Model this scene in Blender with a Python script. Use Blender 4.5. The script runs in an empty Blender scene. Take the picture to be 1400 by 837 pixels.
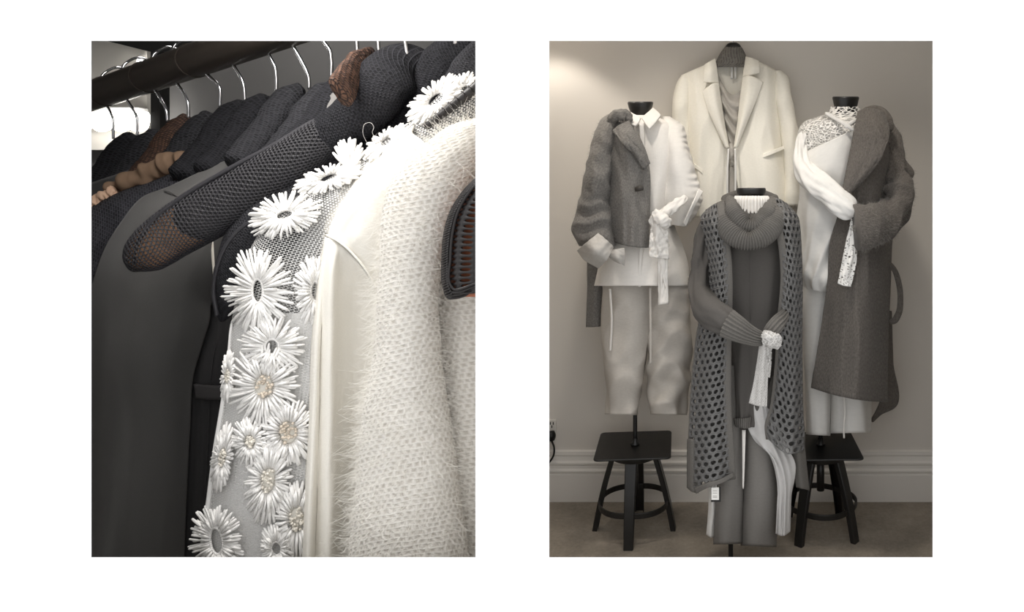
import bpy, bmesh, math, random
import numpy as np
from mathutils import Vector, noise

random.seed(7)
rng = np.random.default_rng(7)
S = bpy.context.scene
COL = S.collection
CX, CY, F, H = 1013.0, 230.0, 1000.0, 1.6      # principal point, focal length in pixels, eye height


def P(x, y, d):
    """the point of the place seen at pixel x, y and standing d metres into the depth"""
    return Vector(((x - CX) / F * d, d, H - (y - CY) / F * d))


# ------------------------------------------------------------------ materials
def lin(c):
    return tuple(((v / 255) / 12.92 if v / 255 <= .04045 else ((v / 255 + .055) / 1.055) ** 2.4) for v in c) + (1,)


class NT:
    def __init__(self, name):
        self.m = bpy.data.materials.new(name)
        self.m.use_nodes = True
        self.t = self.m.node_tree
        self.b = self.t.nodes['Principled BSDF']
        self.out = self.t.nodes['Material Output']

    def n(self, kind, **kw):
        nd = self.t.nodes.new(kind)
        for k, v in kw.items():
            if k in nd.inputs.keys():
                nd.inputs[k].default_value = v
            else:
                setattr(nd, k, v)
        return nd

    def l(self, a, b):
        self.t.links.new(a, b)


def base(name, col, rough=.85, sheen=0.0, metal=0.0, spec=.3):
    k = NT(name)
    k.b.inputs['Base Color'].default_value = lin(col)
    k.b.inputs['Roughness'].default_value = rough
    k.b.inputs['Metallic'].default_value = metal
    k.b.inputs['Specular IOR Level'].default_value = spec
    if sheen:
        k.b.inputs['Sheen Weight'].default_value = sheen
        k.b.inputs['Sheen Roughness'].default_value = .5
    return k


def uvmap(k, sx, sy, rot=0.0):
    tc = k.n('ShaderNodeTexCoord')
    mp = k.n('ShaderNodeMapping')
    mp.inputs['Scale'].default_value = (sx, sy, 1)
    mp.inputs['Rotation'].default_value = (0, 0, rot)
    k.l(tc.outputs['UV'], mp.inputs['Vector'])
    return mp.outputs['Vector']


def fabric(name, col, var=.12, scale=60, bump=.25, rough=.9, sheen=.0, weave=0.0, stretch=(1, 1), spec=.15):
    """woven or felted cloth: colour mottle and bump from noise, optional fine weave"""
    k = base(name, col, rough, sheen, 0, spec)
    v = uvmap(k, stretch[0], stretch[1])
    nz = k.n('ShaderNodeTexNoise', Scale=scale, Detail=4.0, Roughness=.65)
    k.l(v, nz.inputs['Vector'])
    ramp = k.n('ShaderNodeMix', data_type='RGBA')
    c = lin(col)
    ramp.inputs[6].default_value = tuple(max(0, x * (1 - var)) for x in c[:3]) + (1,)
    ramp.inputs[7].default_value = tuple(min(1, x * (1 + var)) for x in c[:3]) + (1,)
    st = k.n('ShaderNodeMapRange')
    st.inputs[1].default_value = .3
    st.inputs[2].default_value = .7
    k.l(nz.outputs['Fac'], st.inputs[0])
    k.l(st.outputs[0], ramp.inputs[0])
    k.l(ramp.outputs[2], k.b.inputs['Base Color'])
    bp = k.n('ShaderNodeBump', Strength=bump, Distance=.004)
    h = nz.outputs['Fac']
    if weave:
        w1 = k.n('ShaderNodeTexWave', Scale=weave, wave_type='BANDS', bands_direction='X')
        w2 = k.n('ShaderNodeTexWave', Scale=weave, wave_type='BANDS', bands_direction='Y')
        uv = uvmap(k, 1, 1)
        k.l(uv, w1.inputs['Vector'])
        k.l(uv, w2.inputs['Vector'])
        a = k.n('ShaderNodeMath', operation='MULTIPLY')
        k.l(w1.outputs['Fac'], a.inputs[0])
        k.l(w2.outputs['Fac'], a.inputs[1])
        s = k.n('ShaderNodeMath', operation='ADD')
        k.l(a.outputs[0], s.inputs[0])
        k.l(nz.outputs['Fac'], s.inputs[1])
        h = s.outputs[0]
    k.l(h, bp.inputs['Height'])
    k.l(bp.outputs['Normal'], k.b.inputs['Normal'])
    return k.m


def knit(name, col, gap, bw=.08, rh=.05, mortar=.014, bump=.6, rot=0.0, rough=.95, warp=.0, sheen=0.0):
    """rows of stitches: thick yarn round small gaps that are darker and deeper"""
    k = base(name, col, rough, sheen, 0, .1)
    v = uvmap(k, 1, 1, rot)
    if warp:
        nz = k.n('ShaderNodeTexNoise', Scale=4.0, Detail=2.0)
        k.l(v, nz.inputs['Vector'])
        ad = k.n('ShaderNodeVectorMath', operation='MULTIPLY_ADD')
        k.l(nz.outputs['Color'], ad.inputs[0])
        ad.inputs[1].default_value = (warp, warp, 0)
        k.l(v, ad.inputs[2])
        v = ad.outputs[0]
    br = k.n('ShaderNodeTexBrick', offset=.5, squash=1.0)
    br.inputs['Scale'].default_value = 1.0
    br.inputs['Mortar Size'].default_value = mortar
    br.inputs['Mortar Smooth'].default_value = 1.0
    br.inputs['Brick Width'].default_value = bw
    br.inputs['Row Height'].default_value = rh
    br.inputs['Color1'].default_value = lin(gap)
    br.inputs['Color2'].default_value = lin(tuple(g * .45 + x * .55 for g, x in zip(gap, col)))
    br.inputs['Mortar'].default_value = lin(col)
    k.l(v, br.inputs['Vector'])
    k.l(br.outputs['Color'], k.b.inputs['Base Color'])
    fz = k.n('ShaderNodeTexNoise', Scale=90.0, Detail=3.0)
    k.l(v, fz.inputs['Vector'])
    mx = k.n('ShaderNodeMath', operation='MULTIPLY_ADD')
    k.l(br.outputs['Fac'], mx.inputs[0])
    mx.inputs[1].default_value = 1.0
    k.l(fz.outputs['Fac'], mx.inputs[2])
    bp = k.n('ShaderNodeBump', Strength=bump, Distance=.008)
    k.l(mx.outputs[0], bp.inputs['Height'])
    k.l(bp.outputs['Normal'], k.b.inputs['Normal'])
    return k.m


def sheer(name, col, cell=.035, thread=.009, fill=.1, rot=.6):
    """fine tulle net: threads of cloth with open holes between them"""
    k = base(name, col, .8, 0, 0, .2)
    v = uvmap(k, 1, 1, rot)
    br = k.n('ShaderNodeTexBrick', offset=.5)
    br.inputs['Scale'].default_value = 1.0
    br.inputs['Mortar Size'].default_value = thread
    br.inputs['Mortar Smooth'].default_value = .3
    br.inputs['Brick Width'].default_value = cell
    br.inputs['Row Height'].default_value = cell * .9
    k.l(v, br.inputs['Vector'])
    mr = k.n('ShaderNodeMapRange')
    mr.inputs[3].default_value = fill
    mr.inputs[4].default_value = 1.0
    k.l(br.outputs['Fac'], mr.inputs[0])
    k.l(mr.outputs[0], k.b.inputs['Alpha'])
    return k.m


def lace(name, col, scale=14, open_at=.1, close_at=.16):
    """lace: a web of thread cords round irregular holes"""
    k = base(name, col, .8, 0, 0, .2)
    v = uvmap(k, 1, 1)
    vo = k.n('ShaderNodeTexVoronoi', Scale=scale, feature='DISTANCE_TO_EDGE')
    k.l(v, vo.inputs['Vector'])
    mr = k.n('ShaderNodeMapRange')
    mr.inputs[1].default_value = open_at
    mr.inputs[2].default_value = close_at
    mr.inputs[3].default_value = 1.0
    mr.inputs[4].default_value = 0.0
    k.l(vo.outputs['Distance'], mr.inputs[0])
    k.l(mr.outputs[0], k.b.inputs['Alpha'])
    bp = k.n('ShaderNodeBump', Strength=.5, Distance=.004)
    k.l(mr.outputs[0], bp.inputs['Height'])
    k.l(bp.outputs['Normal'], k.b.inputs['Normal'])
    return k.m


def wall_paint(name, col, bump=.03):
    k = base(name, col, .75, 0, 0, .25)
    tc = k.n('ShaderNodeTexCoord')
    nz = k.n('ShaderNodeTexNoise', Scale=120.0, Detail=3.0)
    k.l(tc.outputs['Object'], nz.inputs['Vector'])
    bp = k.n('ShaderNodeBump', Strength=bump, Distance=.002)
    k.l(nz.outputs['Fac'], bp.inputs['Height'])
    k.l(bp.outputs['Normal'], k.b.inputs['Normal'])
    return k.m


def concrete(name, col):
    k = base(name, col, .55, 0, 0, .4)
    tc = k.n('ShaderNodeTexCoord')
    a = k.n('ShaderNodeTexNoise', Scale=3.0, Detail=8.0, Roughness=.7)
    b = k.n('ShaderNodeTexNoise', Scale=60.0, Detail=4.0, Roughness=.7)
    k.l(tc.outputs['Object'], a.inputs['Vector'])
    k.l(tc.outputs['Object'], b.inputs['Vector'])
    mx = k.n('ShaderNodeMath', operation='MULTIPLY_ADD')
    k.l(b.outputs['Fac'], mx.inputs[0])
    mx.inputs[1].default_value = .35
    k.l(a.outputs['Fac'], mx.inputs[2])
    r = k.n('ShaderNodeValToRGB')
    r.color_ramp.elements[0].position = .42
    r.color_ramp.elements[1].position = .95
    c = np.array(col)
    r.color_ramp.elements[0].color = lin(tuple(c * .72))
    r.color_ramp.elements[1].color = lin(tuple(np.minimum(255, c * 1.22)))
    k.l(mx.outputs[0], r.inputs['Fac'])
    k.l(r.outputs['Color'], k.b.inputs['Base Color'])
    bp = k.n('ShaderNodeBump', Strength=.15, Distance=.003)
    k.l(b.outputs['Fac'], bp.inputs['Height'])
    k.l(bp.outputs['Normal'], k.b.inputs['Normal'])
    return k.m


def emit(name, col, strength):
    k = NT(name)
    k.b.inputs['Base Color'].default_value = lin(col)
    k.b.inputs['Emission Color'].default_value = lin(col)
    k.b.inputs['Emission Strength'].default_value = strength
    return k.m


def wood(name, col):
    k = base(name, col, .4, 0, 0, .4)
    v = uvmap(k, 1, 6)
    nz = k.n('ShaderNodeTexNoise', Scale=5.0, Detail=5.0)
    k.l(v, nz.inputs['Vector'])
    r = k.n('ShaderNodeValToRGB')
    c = np.array(col)
    r.color_ramp.elements[0].color = lin(tuple(c * .7))
    r.color_ramp.elements[1].color = lin(tuple(np.minimum(255, c * 1.2)))
    k.l(nz.outputs['Fac'], r.inputs['Fac'])
    k.l(r.outputs['Color'], k.b.inputs['Base Color'])
    return k.m


# ------------------------------------------------------------------ naming
def link(name, data, parent=None):
    o = bpy.data.objects.new(name, data)
    COL.objects.link(o)
    if parent is not None:
        o.parent = parent
        o.matrix_parent_inverse = parent.matrix_world.inverted()
    return o


def tag(o, label=None, cat=None, group=None, kind=None):
    if label:
        o['label'] = label
    if cat:
        o['category'] = cat
    if group:
        o['group'] = group
    if kind:
        o['kind'] = kind
    return o


def thing(name, loc, label, cat, group=None):
    o = bpy.data.objects.new(name, None)
    COL.objects.link(o)
    o.empty_display_size = .05
    o.location = loc
    bpy.context.view_layer.update()
    return tag(o, label, cat, group)


def finish(name, bm, m, parent=None, thick=0.0, smooth=True, bevel=0.0, sub=0):
    bmesh.ops.recalc_face_normals(bm, faces=bm.faces)
    me = bpy.data.meshes.new(name)
    bm.to_mesh(me)
    bm.free()
    me.materials.append(m)
    if smooth:
        for p in me.polygons:
            p.use_smooth = True
    o = link(name, me, parent)
    if bevel:
        md = o.modifiers.new('bevel', 'BEVEL')
        md.width = bevel
        md.segments = 2
        md.limit_method = 'ANGLE'
    if thick:
        md = o.modifiers.new('thickness', 'SOLIDIFY')
        md.thickness = thick
        md.offset = 0
    if sub:
        md = o.modifiers.new('smooth', 'SUBSURF')
        md.levels = sub
        md.render_levels = sub
    return o


# ------------------------------------------------------------------ shapes
def interp(ctrl, n, key=None):
    """smooth curve through the control rows (non-uniform cubic Hermite), n samples evenly by chord"""
    c = np.asarray(ctrl, float)
    if len(c) == 1:
        return np.repeat(c, n, 0)
    q = c if key is None else c[:, key]
    seg = np.sqrt(((q[1:] - q[:-1]) ** 2).sum(1)) + 1e-6
    t = np.concatenate([[0], np.cumsum(seg)])
    m = np.zeros_like(c)
    dl = (c[1:] - c[:-1]) / seg[:, None]
    if len(c) > 2:
        w = (seg[1:] / (seg[1:] + seg[:-1]))[:, None]
        m[1:-1] = dl[:-1] * w + dl[1:] * (1 - w)
    m[0], m[-1] = dl[0], dl[-1]
    s = np.linspace(0, t[-1], n)
    i = np.clip(np.searchsorted(t, s, side='right') - 1, 0, len(c) - 2)
    h = seg[i]
    u = ((s - t[i]) / h)[:, None]
    h = h[:, None]
    return ((2 * u ** 3 - 3 * u ** 2 + 1) * c[i] + (u ** 3 - 2 * u ** 2 + u) * h * m[i]
            + (-2 * u ** 3 + 3 * u ** 2) * c[i + 1] + (u ** 3 - u ** 2) * h * m[i + 1])


def nz(x, y, s):
    return noise.noise(Vector((x, y, s * 13.7)))


def folds(amp, fu, fv, seed, amp2=0.0, fu2=0.0, fv2=0.0, shear=0.0):
    def f(u, v):
        a = nz(u * fu + v * shear, v * fv, seed)
        b = nz(u * fu * 1.7 - v * shear, v * fv * 1.7, seed + 7.7)
        r = amp * (a + .9 * (.35 - abs(b) * 1.6))
        if amp2:
            r += amp2 * nz(u * fu2 + v * shear * 2, v * fv2, seed + 3.1)
        return r
    return f


def grid_bm(pts, closed, uvs, caps=(False, False)):
    nv, nu = len(pts), len(pts[0])
    bm = bmesh.new()
    uvl = bm.loops.layers.uv.new('UVMap')
    vs = [[bm.verts.new(p) for p in row] for row in pts]
    for j in range(nv - 1):
        for i in range(nu if closed else nu - 1):
            a, b = i, (i + 1) % nu
            try:
                f = bm.faces.new((vs[j][a], vs[j][b], vs[j + 1][b], vs[j + 1][a]))
            except ValueError:
                continue
            u1 = uvs[j][i + 1] if i + 1 < len(uvs[j]) else uvs[j][i]
            u3 = uvs[j + 1][i + 1] if i + 1 < len(uvs[j + 1]) else uvs[j + 1][i]
            for lp, uv in zip(f.loops, (uvs[j][i], u1, u3, uvs[j + 1][i])):
                lp[uvl].uv = uv
    if closed:
        for side, row in ((caps[0], vs[0]), (caps[1], vs[-1])):
            if side:
                bm.faces.new(row)
    return bm


def loft_pts(rows, nu=72, nv=64, power=2.0, fold=None, tilt=0.0):
    """closed garment form; rows = (y, x_left, x_right, depth, half_thickness[, y_slope]);
    y_slope tips the row so its right end is y_slope pixels lower"""
    r = np.array([list(q) + [0.0] * (6 - len(q)) for q in rows], float)
    R = interp(r, nv, key=[0, 1, 2])
    pts, uvs = [], []
    vlen = 0.0
    for j in range(nv):
        y, xl, xr, d, t, sl = R[j]
        if j:
            vlen += math.hypot(y - R[j - 1][0], (xl + xr - R[j - 1][1] - R[j - 1][2]) * .5)
        cx, w = (xl + xr) / 2, max(.5, (xr - xl) / 2)
        row, uv = [], []
        for i in range(nu + 1):
            a = 2 * math.pi * i / nu
            ca, sa = math.cos(a), math.sin(a)
            ex = math.copysign(abs(ca) ** (2 / power), ca)
            ez = math.copysign(abs(sa) ** (2 / power), sa)
            # angle 90 degrees faces the viewer
            off = fold(a / (2 * math.pi) if fold else 0, j / (nv - 1)) if (fold and i < nu) else (fold(0, j / (nv - 1)) if fold else 0)
            if fold:
                # blend across the seam so that the ring closes
                k = i / nu
                if k > .9:
                    b = (k - .9) / .1
                    off = off * (1 - b) + fold(0.0, j / (nv - 1)) * b
            dd = d - (t + off) * ez
            xx = cx + (w + off / dd * F * .6) * ex
            uv.append(((i / nu) * (w * 3.4) / 100 - w * 1.7 / 100, -vlen / 100))
            if i < nu:
                row.append(P(xx, y + sl * ex * .5 + tilt * ez, dd))
        pts.append(row)
        uvs.append(uv)
    return pts, uvs


def loft(name, rows, m, parent=None, nu=72, nv=64, power=2.0, fold=None, thick=0.0, caps=(True, False), tilt=0.0):
    pts, uvs = loft_pts(rows, nu, nv, power, fold, tilt)
    return finish(name, grid_bm(pts, True, uvs, caps), m, parent, thick)


def sheet_pts(rows, nu=40, nv=40, fold=None, along=None):
    """open cloth; rows of (x, y, depth) control points; fold displaces along depth (metres)"""
    rr = [interp(r, nu) for r in rows]
    A = np.stack([interp([r[i] for r in rr], nv) for i in range(nu)], 1)   # nv, nu, 3
    du = np.sqrt(((A[:, 1:, :2] - A[:, :-1, :2]) ** 2).sum(2))
    dv = np.sqrt(((A[1:, :, :2] - A[:-1, :, :2]) ** 2).sum(2))
    U = np.concatenate([[0], np.cumsum(du.mean(0))]) / 100
    V = np.concatenate([[0], np.cumsum(dv.mean(1))]) / 100
    pts, uvs = [], []
    for j in range(nv):
        row = []
        for i in range(nu):
            x, y, d = A[j, i]
            off = fold(i / (nu - 1), j / (nv - 1)) if fold else 0
            row.append(P(x, y, d - off))
        pts.append(row)
        uvs.append([(U[i], -V[j]) for i in range(nu)])
    return pts, uvs


def sheet(name, rows, m, parent=None, nu=40, nv=40, fold=None, thick=.006):
    pts, uvs = sheet_pts(rows, nu, nv, fold)
    return finish(name, grid_bm(pts, False, uvs), m, parent, thick)


def tube_pts(path, nv=48, nu=20, flat=1.0, fold=None, round_ends=True, power=2.0):
    """path = (x, y, depth, half_width_px[, half_depth_m]); the width lies across the path as seen"""
    c = np.array([list(q) + ([q[3] * q[2] / F * flat] if len(q) < 5 else []) for q in path], float)
    R = interp(c, nv, key=[0, 1])
    cen = [P(*q[:3]) for q in R]
    pts, uvs = [], []
    vlen = 0
    for j in range(nv):
        t = (cen[min(j + 1, nv - 1)] - cen[max(j - 1, 0)]).normalized()
        side = t.cross(Vector((0, 1, 0)))
        if side.length < 1e-4:
            side = Vector((1, 0, 0))
        side.normalize()
        front = side.cross(t).normalized()
        if j:
            vlen += math.hypot(R[j][0] - R[j - 1][0], R[j][1] - R[j - 1][1])
        r1, r2 = R[j][3] * R[j][2] / F, R[j][4]
        e = 1.0
        if round_ends:
            k = min(j, nv - 1 - j) / (nv - 1) * 14
            if k < 1:
                e = max(.15, math.sqrt(1 - (1 - k) ** 2))
        row, uv = [], []
        for i in range(nu + 1):
            a = 2 * math.pi * i / nu
            ca, sa = math.cos(a), math.sin(a)
            ex = math.copysign(abs(ca) ** (2 / power), ca)
            ez = math.copysign(abs(sa) ** (2 / power), sa)
            off = fold((i % nu) / nu, j / (nv - 1)) if fold else 0
            uv.append((i / nu * R[j][3] * 3.4 / 100, -vlen / 100))
            if i < nu:
                row.append(cen[j] + side * (ex * (r1 * e + off)) + front * (ez * (r2 * e + off)))
        pts.append(row)
        uvs.append(uv)
    return pts, uvs


def tube(name, path, m, parent=None, nv=48, nu=20, flat=1.0, fold=None, round_ends=True, power=2.0):
    pts, uvs = tube_pts(path, nv, nu, flat, fold, round_ends, power)
    return finish(name, grid_bm(pts, True, uvs, (True, True)), m, parent)


def rod(name, pts, r, m, parent=None, nu=10, nv=None):
    """round wire through world points"""
    nv = nv or max(12, len(pts) * 8)
    R = [Vector(q) for q in interp([tuple(p) for p in pts], nv)]
    rows = []
    prev = None
    for j in range(nv):
        t = (R[min(j + 1, nv - 1)] - R[max(j - 1, 0)]).normalized()
        if prev is None:
            s = t.cross(Vector((0, 1, 0)))
            if s.length < .1:
                s = t.cross(Vector((1, 0, 0)))
        else:
            s = prev - t * prev.dot(t)
        s.normalize()
        prev = s
        f = t.cross(s)
        rows.append([R[j] + (s * math.cos(2 * math.pi * i / nu) + f * math.sin(2 * math.pi * i / nu)) * r for i in range(nu)])
    uv = [[(i / nu, j / nv) for i in range(nu + 1)] for j in range(nv)]
    return finish(name, grid_bm(rows, True, uv, (True, True)), m, parent)


def net(name, pts, m, parent=None, nu=10, nv=20, hole=.6, thick=.006, brick=True, closed=False, squash=1.0, n=12, keep=None, jitter=0.0):
    """openwork: a surface cut into cells, each with its own hole"""
    A = np.array([[tuple(p) for p in row] for row in pts])
    if closed:
        A = np.concatenate([A, A[:, :1]], 1)
    gv, gu = A.shape[:2]

    def at(u, v):
        u = min(max(u, 0), 1) * (gu - 1)
        v = min(max(v, 0), 1) * (gv - 1)
        i, j = min(int(u), gu - 2), min(int(v), gv - 2)
        a, b = u - i, v - j
        return (A[j, i] * (1 - a) + A[j, i + 1] * a) * (1 - b) + (A[j + 1, i] * (1 - a) + A[j + 1, i + 1] * a) * b
    bm = bmesh.new()
    for j in range(nv):
        sh = .5 if (brick and j % 2) else 0
        cells = [(i - sh, i + 1 - sh) for i in range(nu + (1 if sh else 0))]
        for a, b in cells:
            a, b = max(a, 0), min(b, nu)
            if b - a < .1:
                continue
            if keep and not keep((a + b) / 2 / nu, (j + .5) / nv):
                continue
            jx, jy = (random.uniform(-jitter, jitter), random.uniform(-jitter, jitter)) if jitter else (0, 0)
            outer, inner = [], []
            for q in range(n):
                th = 2 * math.pi * (q + .5) / n
                c, s = math.cos(th), math.sin(th)
                k = 1 / max(abs(c), abs(s))
                outer.append(bm.verts.new(at((a + (b - a) * (.5 + .5 * c * k)) / nu, (j + .5 + .5 * s * k) / nv)))
                inner.append(bm.verts.new(at((a + (b - a) * (.5 + .5 * (c * hole + jx))) / nu, (j + .5 + .5 * (s * hole * squash + jy)) / nv)))
            for q in range(n):
                w = (q + 1) % n
                bm.faces.new((outer[q], outer[w], inner[w], inner[q]))
    bmesh.ops.remove_doubles(bm, verts=bm.verts, dist=1e-5)
    return finish(name, bm, m, parent, thick)


def box_bm(lo, hi):
    bm = bmesh.new()
    bmesh.ops.create_cube(bm, size=1)
    lo, hi = Vector(lo), Vector(hi)
    for v in bm.verts:
        v.co = Vector((lo[i] + (v.co[i] + .5) * (hi[i] - lo[i]) for i in range(3)))
    return bm


def box(name, lo, hi, m, parent=None, bevel=0.0):
    return finish(name, box_bm(lo, hi), m, parent, smooth=False, bevel=bevel)


def prism(name, outline, axis, thick, m, parent=None, bevel=0.0, smooth=False):
    """flat shape (world points) pushed along axis by thick"""
    bm = bmesh.new()
    f = bm.faces.new([bm.verts.new(p) for p in outline])
    r = bmesh.ops.extrude_face_region(bm, geom=[f])
    ax = Vector(axis).normalized() * thick
    for v in r['geom']:
        if isinstance(v, bmesh.types.BMVert):
            v.co += ax
    return finish(name, bm, m, parent, smooth=smooth, bevel=bevel)


def spin(name, prof, cen, m, parent=None, n=40, cap=True):
    """turned form: (radius, z) pairs about a vertical axis"""
    rows = [[Vector((cen[0] + r * math.cos(2 * math.pi * i / n), cen[1] + r * math.sin(2 * math.pi * i / n), cen[2] + z)) for i in range(n)] for r, z in prof]
    uv = [[(i / n, j) for i in range(n + 1)] for j in range(len(prof))]
    return finish(name, grid_bm(rows, True, uv, (cap, cap)), m, parent)


def fuzz(name, src, n, length, r, m, parent, bias=Vector((0, 0, -.3)), keep=None, curl=.5, seed=1):
    """short loose fibres standing on a garment: one mass, not countable"""
    rd = random.Random(seed)
    me = src.data
    tot = [p.area for p in me.polygons]
    cum = np.cumsum(tot)
    cu = bpy.data.curves.new(name, 'CURVE')
    cu.dimensions = '3D'
    cu.bevel_depth = r
    cu.bevel_resolution = 0
    mw = src.matrix_world.copy()
    made = tries = 0
    while made < n and tries < n * 4:
        tries += 1
        k = int(np.searchsorted(cum, rd.random() * cum[-1]))
        p = me.polygons[min(k, len(tot) - 1)]
        w = [rd.random() ** 1 for _ in p.vertices]
        sw = sum(w)
        co = sum((me.vertices[v].co * (q / sw) for v, q in zip(p.vertices, w)), Vector())
        co = mw @ co
        nrm = p.normal.copy()
        if keep and not keep(co, nrm):
            continue
        d = (nrm + bias + Vector((rd.uniform(-1, 1), rd.uniform(-1, 1), rd.uniform(-1, 1))) * .6).normalized()
        L = length * rd.uniform(.4, 1.5)
        e = Vector((rd.uniform(-1, 1), rd.uniform(-1, 1), rd.uniform(-1, 1))) * curl
        sp = cu.splines.new('POLY')
        sp.points.add(3)
        for q, t in enumerate((0, .35, .7, 1)):
            c = co + (d * t + e * t * t) * L
            sp.points[q].co = (c.x, c.y, c.z, 1)
            sp.points[q].radius = 1 - .7 * t
        made += 1
    cu.materials.append(m)
    o = link(name, cu, parent)
    o['kind'] = 'stuff'
    return o


# ================================================================== materials of the right-hand display
M = {}
M['white_wall'] = wall_paint('white wall paint', (246, 246, 246))
M['wall'] = wall_paint('warm grey wall paint', (218, 213, 206))
M['base'] = wall_paint('baseboard paint', (228, 224, 218))
M['dark_wall'] = wall_paint('charcoal wall paint', (112, 111, 110))
M['ceiling'] = wall_paint('ceiling paint', (205, 200, 192))
M['concrete'] = concrete('worn concrete', (138, 129, 117))
M['black_steel'] = base('black painted steel', (24, 23, 22), .42, 0, 0, .5).m
M['black_cap'] = base('black satin neck cap', (22, 21, 20), .38, 0, 0, .5).m
M['plastic'] = base('white socket plastic', (214, 210, 203), .4).m
M['black_plastic'] = base('black plug plastic', (18, 18, 18), .4).m
M['chrome'] = base('polished chrome', (225, 225, 228), .16, 0, 1.0, .5).m
M['white_cotton'] = fabric('white cotton', (230, 226, 220), .03, 30, .12, weave=40)
M['white_satin'] = fabric('white crepe', (220, 218, 214), .03, 20, .1)
M['cream_linen'] = fabric('cream suiting', (240, 236, 225), .03, 40, .1, weave=60)
M['white_denim'] = fabric('off white denim', (192, 186, 178), .05, 40, .15, weave=50)
M['grey_wool'] = fabric('grey brushed wool', (120, 117, 113), .36, 85, .9, .95, .1, stretch=(1, .4))
M['grey_coat'] = fabric('grey alpaca wool', (100, 95, 90), .34, 75, .9, .95, .1, stretch=(1, .35))
M['grey_lining'] = fabric('pale grey facing', (182, 178, 172), .05, 30, .12)
M['grey_jersey'] = fabric('grey jersey', (84, 81, 78), .05, 50, .15)
M['grey_rib'] = fabric('grey ribbed knit', (100, 97, 93), .12, 60, .35)
M['grey_crochet'] = fabric('grey cotton crochet', (104, 103, 102), .16, 60, .4)
M['grey_crepe'] = fabric('grey crepe', (118, 115, 111), .05, 40, .12)
M['grey_satin'] = fabric('grey draped satin', (172, 167, 160), .04, 30, .08, .6, 0, spec=.35)
M['silver_cloth'] = fabric('pale silver silk', (188, 186, 184), .03, 20, .08, .6)
M['white_lace'] = lace('white lace', (236, 233, 228), 34, .09, .17)
M['white_guipure'] = lace('white guipure lace', (240, 238, 234), 30, .2, .34)
M['scarf_gauze'] = knit('white gauze scarf', (200, 198, 195), (160, 157, 153), .022, .02, .006, .25)
M['mesh_grey'] = knit('grey mesh hanger cover', (150, 146, 140), (80, 78, 75), .022, .02, .005, .5)
M['paper'] = base('white card', (228, 226, 222), .6).m
M['ink'] = base('grey print', (120, 118, 115), .7).m
M['black_card'] = base('black card', (40, 39, 38), .6).m
M['horn'] = base('dark horn button', (58, 54, 50), .35).m

# ================================================================== the setting
YW = 2.5                                            # front face of the white wall


def structure(o):
    o['kind'] = 'structure'
    return o


def wall_with_openings():
    """white wall with two upright rectangular openings whose edges are splayed towards the back"""
    xs0 = [(125, 650), (751, 1275)]
    y0, y1 = 56, 762
    t, sp = .03, .045
    X = lambda px: (px - CX) / F * YW
    Z = lambda py: H - (py - CY) / F * YW
    bm = bmesh.new()

    def slab(ax, bx, az, bz, Y):
        return [bm.verts.new((ax, Y, az)), bm.verts.new((bx, Y, az)), bm.verts.new((bx, Y, bz)), bm.verts.new((ax, Y, bz))]
    L, R, B, T = -6.2, 4.2, -1.3, 4.2
    for Y, s, flip in ((YW, 0, False), (YW + t, sp, True)):
        zt, zb = Z(y0) + s, Z(y1) - s
        cuts = [L] + [c for a, b in xs0 for c in (X(a) - s, X(b) + s)] + [R]
        bm.faces.new(slab(L, R, zt, T, Y))
        bm.faces.new(slab(L, R, B, zb, Y))
        for a, b in ((cuts[0], cuts[1]), (cuts[2], cuts[3]), (cuts[4], cuts[5])):
            bm.faces.new(slab(a, b, zb, zt, Y))
    for a, b in xs0:
        f = [(X(a), Z(y1)), (X(b), Z(y1)), (X(b), Z(y0)), (X(a), Z(y0))]
        g = [(X(a) - sp, Z(y1) - sp), (X(b) + sp, Z(y1) - sp), (X(b) + sp, Z(y0) + sp), (X(a) - sp, Z(y0) + sp)]
        for k in range(4):
            w = (k + 1) % 4
            bm.faces.new([bm.verts.new((f[k][0], YW, f[k][1])), bm.verts.new((f[w][0], YW, f[w][1])),
                          bm.verts.new((g[w][0], YW + t, g[w][1])), bm.verts.new((g[k][0], YW + t, g[k][1]))])
    bmesh.ops.remove_doubles(bm, verts=bm.verts, dist=1e-5)
    return structure(finish('wall_front', bm, M['white_wall'], smooth=False))


wall_with_openings()
YB = 3.532
structure(box('wall_back', (-1.25, YB, -.1), (2.0, YB + .12, 3.0), M['wall']))
structure(box('wall_right', (1.7, YW + .04, -.1), (1.8, YB, 3.0), M['wall']))
structure(prism('wall_middle', [(-.80, YW + .04, -1.3), (-.74, YW + .04, -1.3), (-1.13, YB + .1, -1.3), (-1.21, YB + .1, -1.3)], (0, 0, 1), 4.3, M['wall']))
structure(prism('floor', [(-.76, YW + .035, 0), (1.7, YW + .035, 0), (1.7, YB, 0), (-1.14, YB, 0)], (0, 0, -1), .1, M['concrete']))
structure(prism('ceiling', [(-.78, YW + .04, 2.85), (1.75, YW + .04, 2.85), (1.75, YB + .05, 2.85), (-1.18, YB + .05, 2.85)], (0, 0, 1), .1, M['ceiling']))


def baseboard():
    prof = [(0, 0), (.028, 0), (.028, .128), (.022, .136), (.030, .142), (.030, .150), (.022, .158), (.020, .172), (.026, .178),
            (.026, .186), (.018, .194), (.014, .214), (.018, .220), (.016, .236), (0, .240)]
    bm = bmesh.new()
    a = [bm.verts.new((-1.12, YB - p, z)) for p, z in prof]
    b = [bm.verts.new((1.7, YB - p, z)) for p, z in prof]
    n = len(prof)
    for k in range(n):
        bm.faces.new((a[k], a[(k + 1) % n], b[(k + 1) % n], b[k]))
    bm.faces.new(a)
    bm.faces.new(b)
    return structure(finish('baseboard_back', bm, M['base'], smooth=False))


baseboard()

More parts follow.
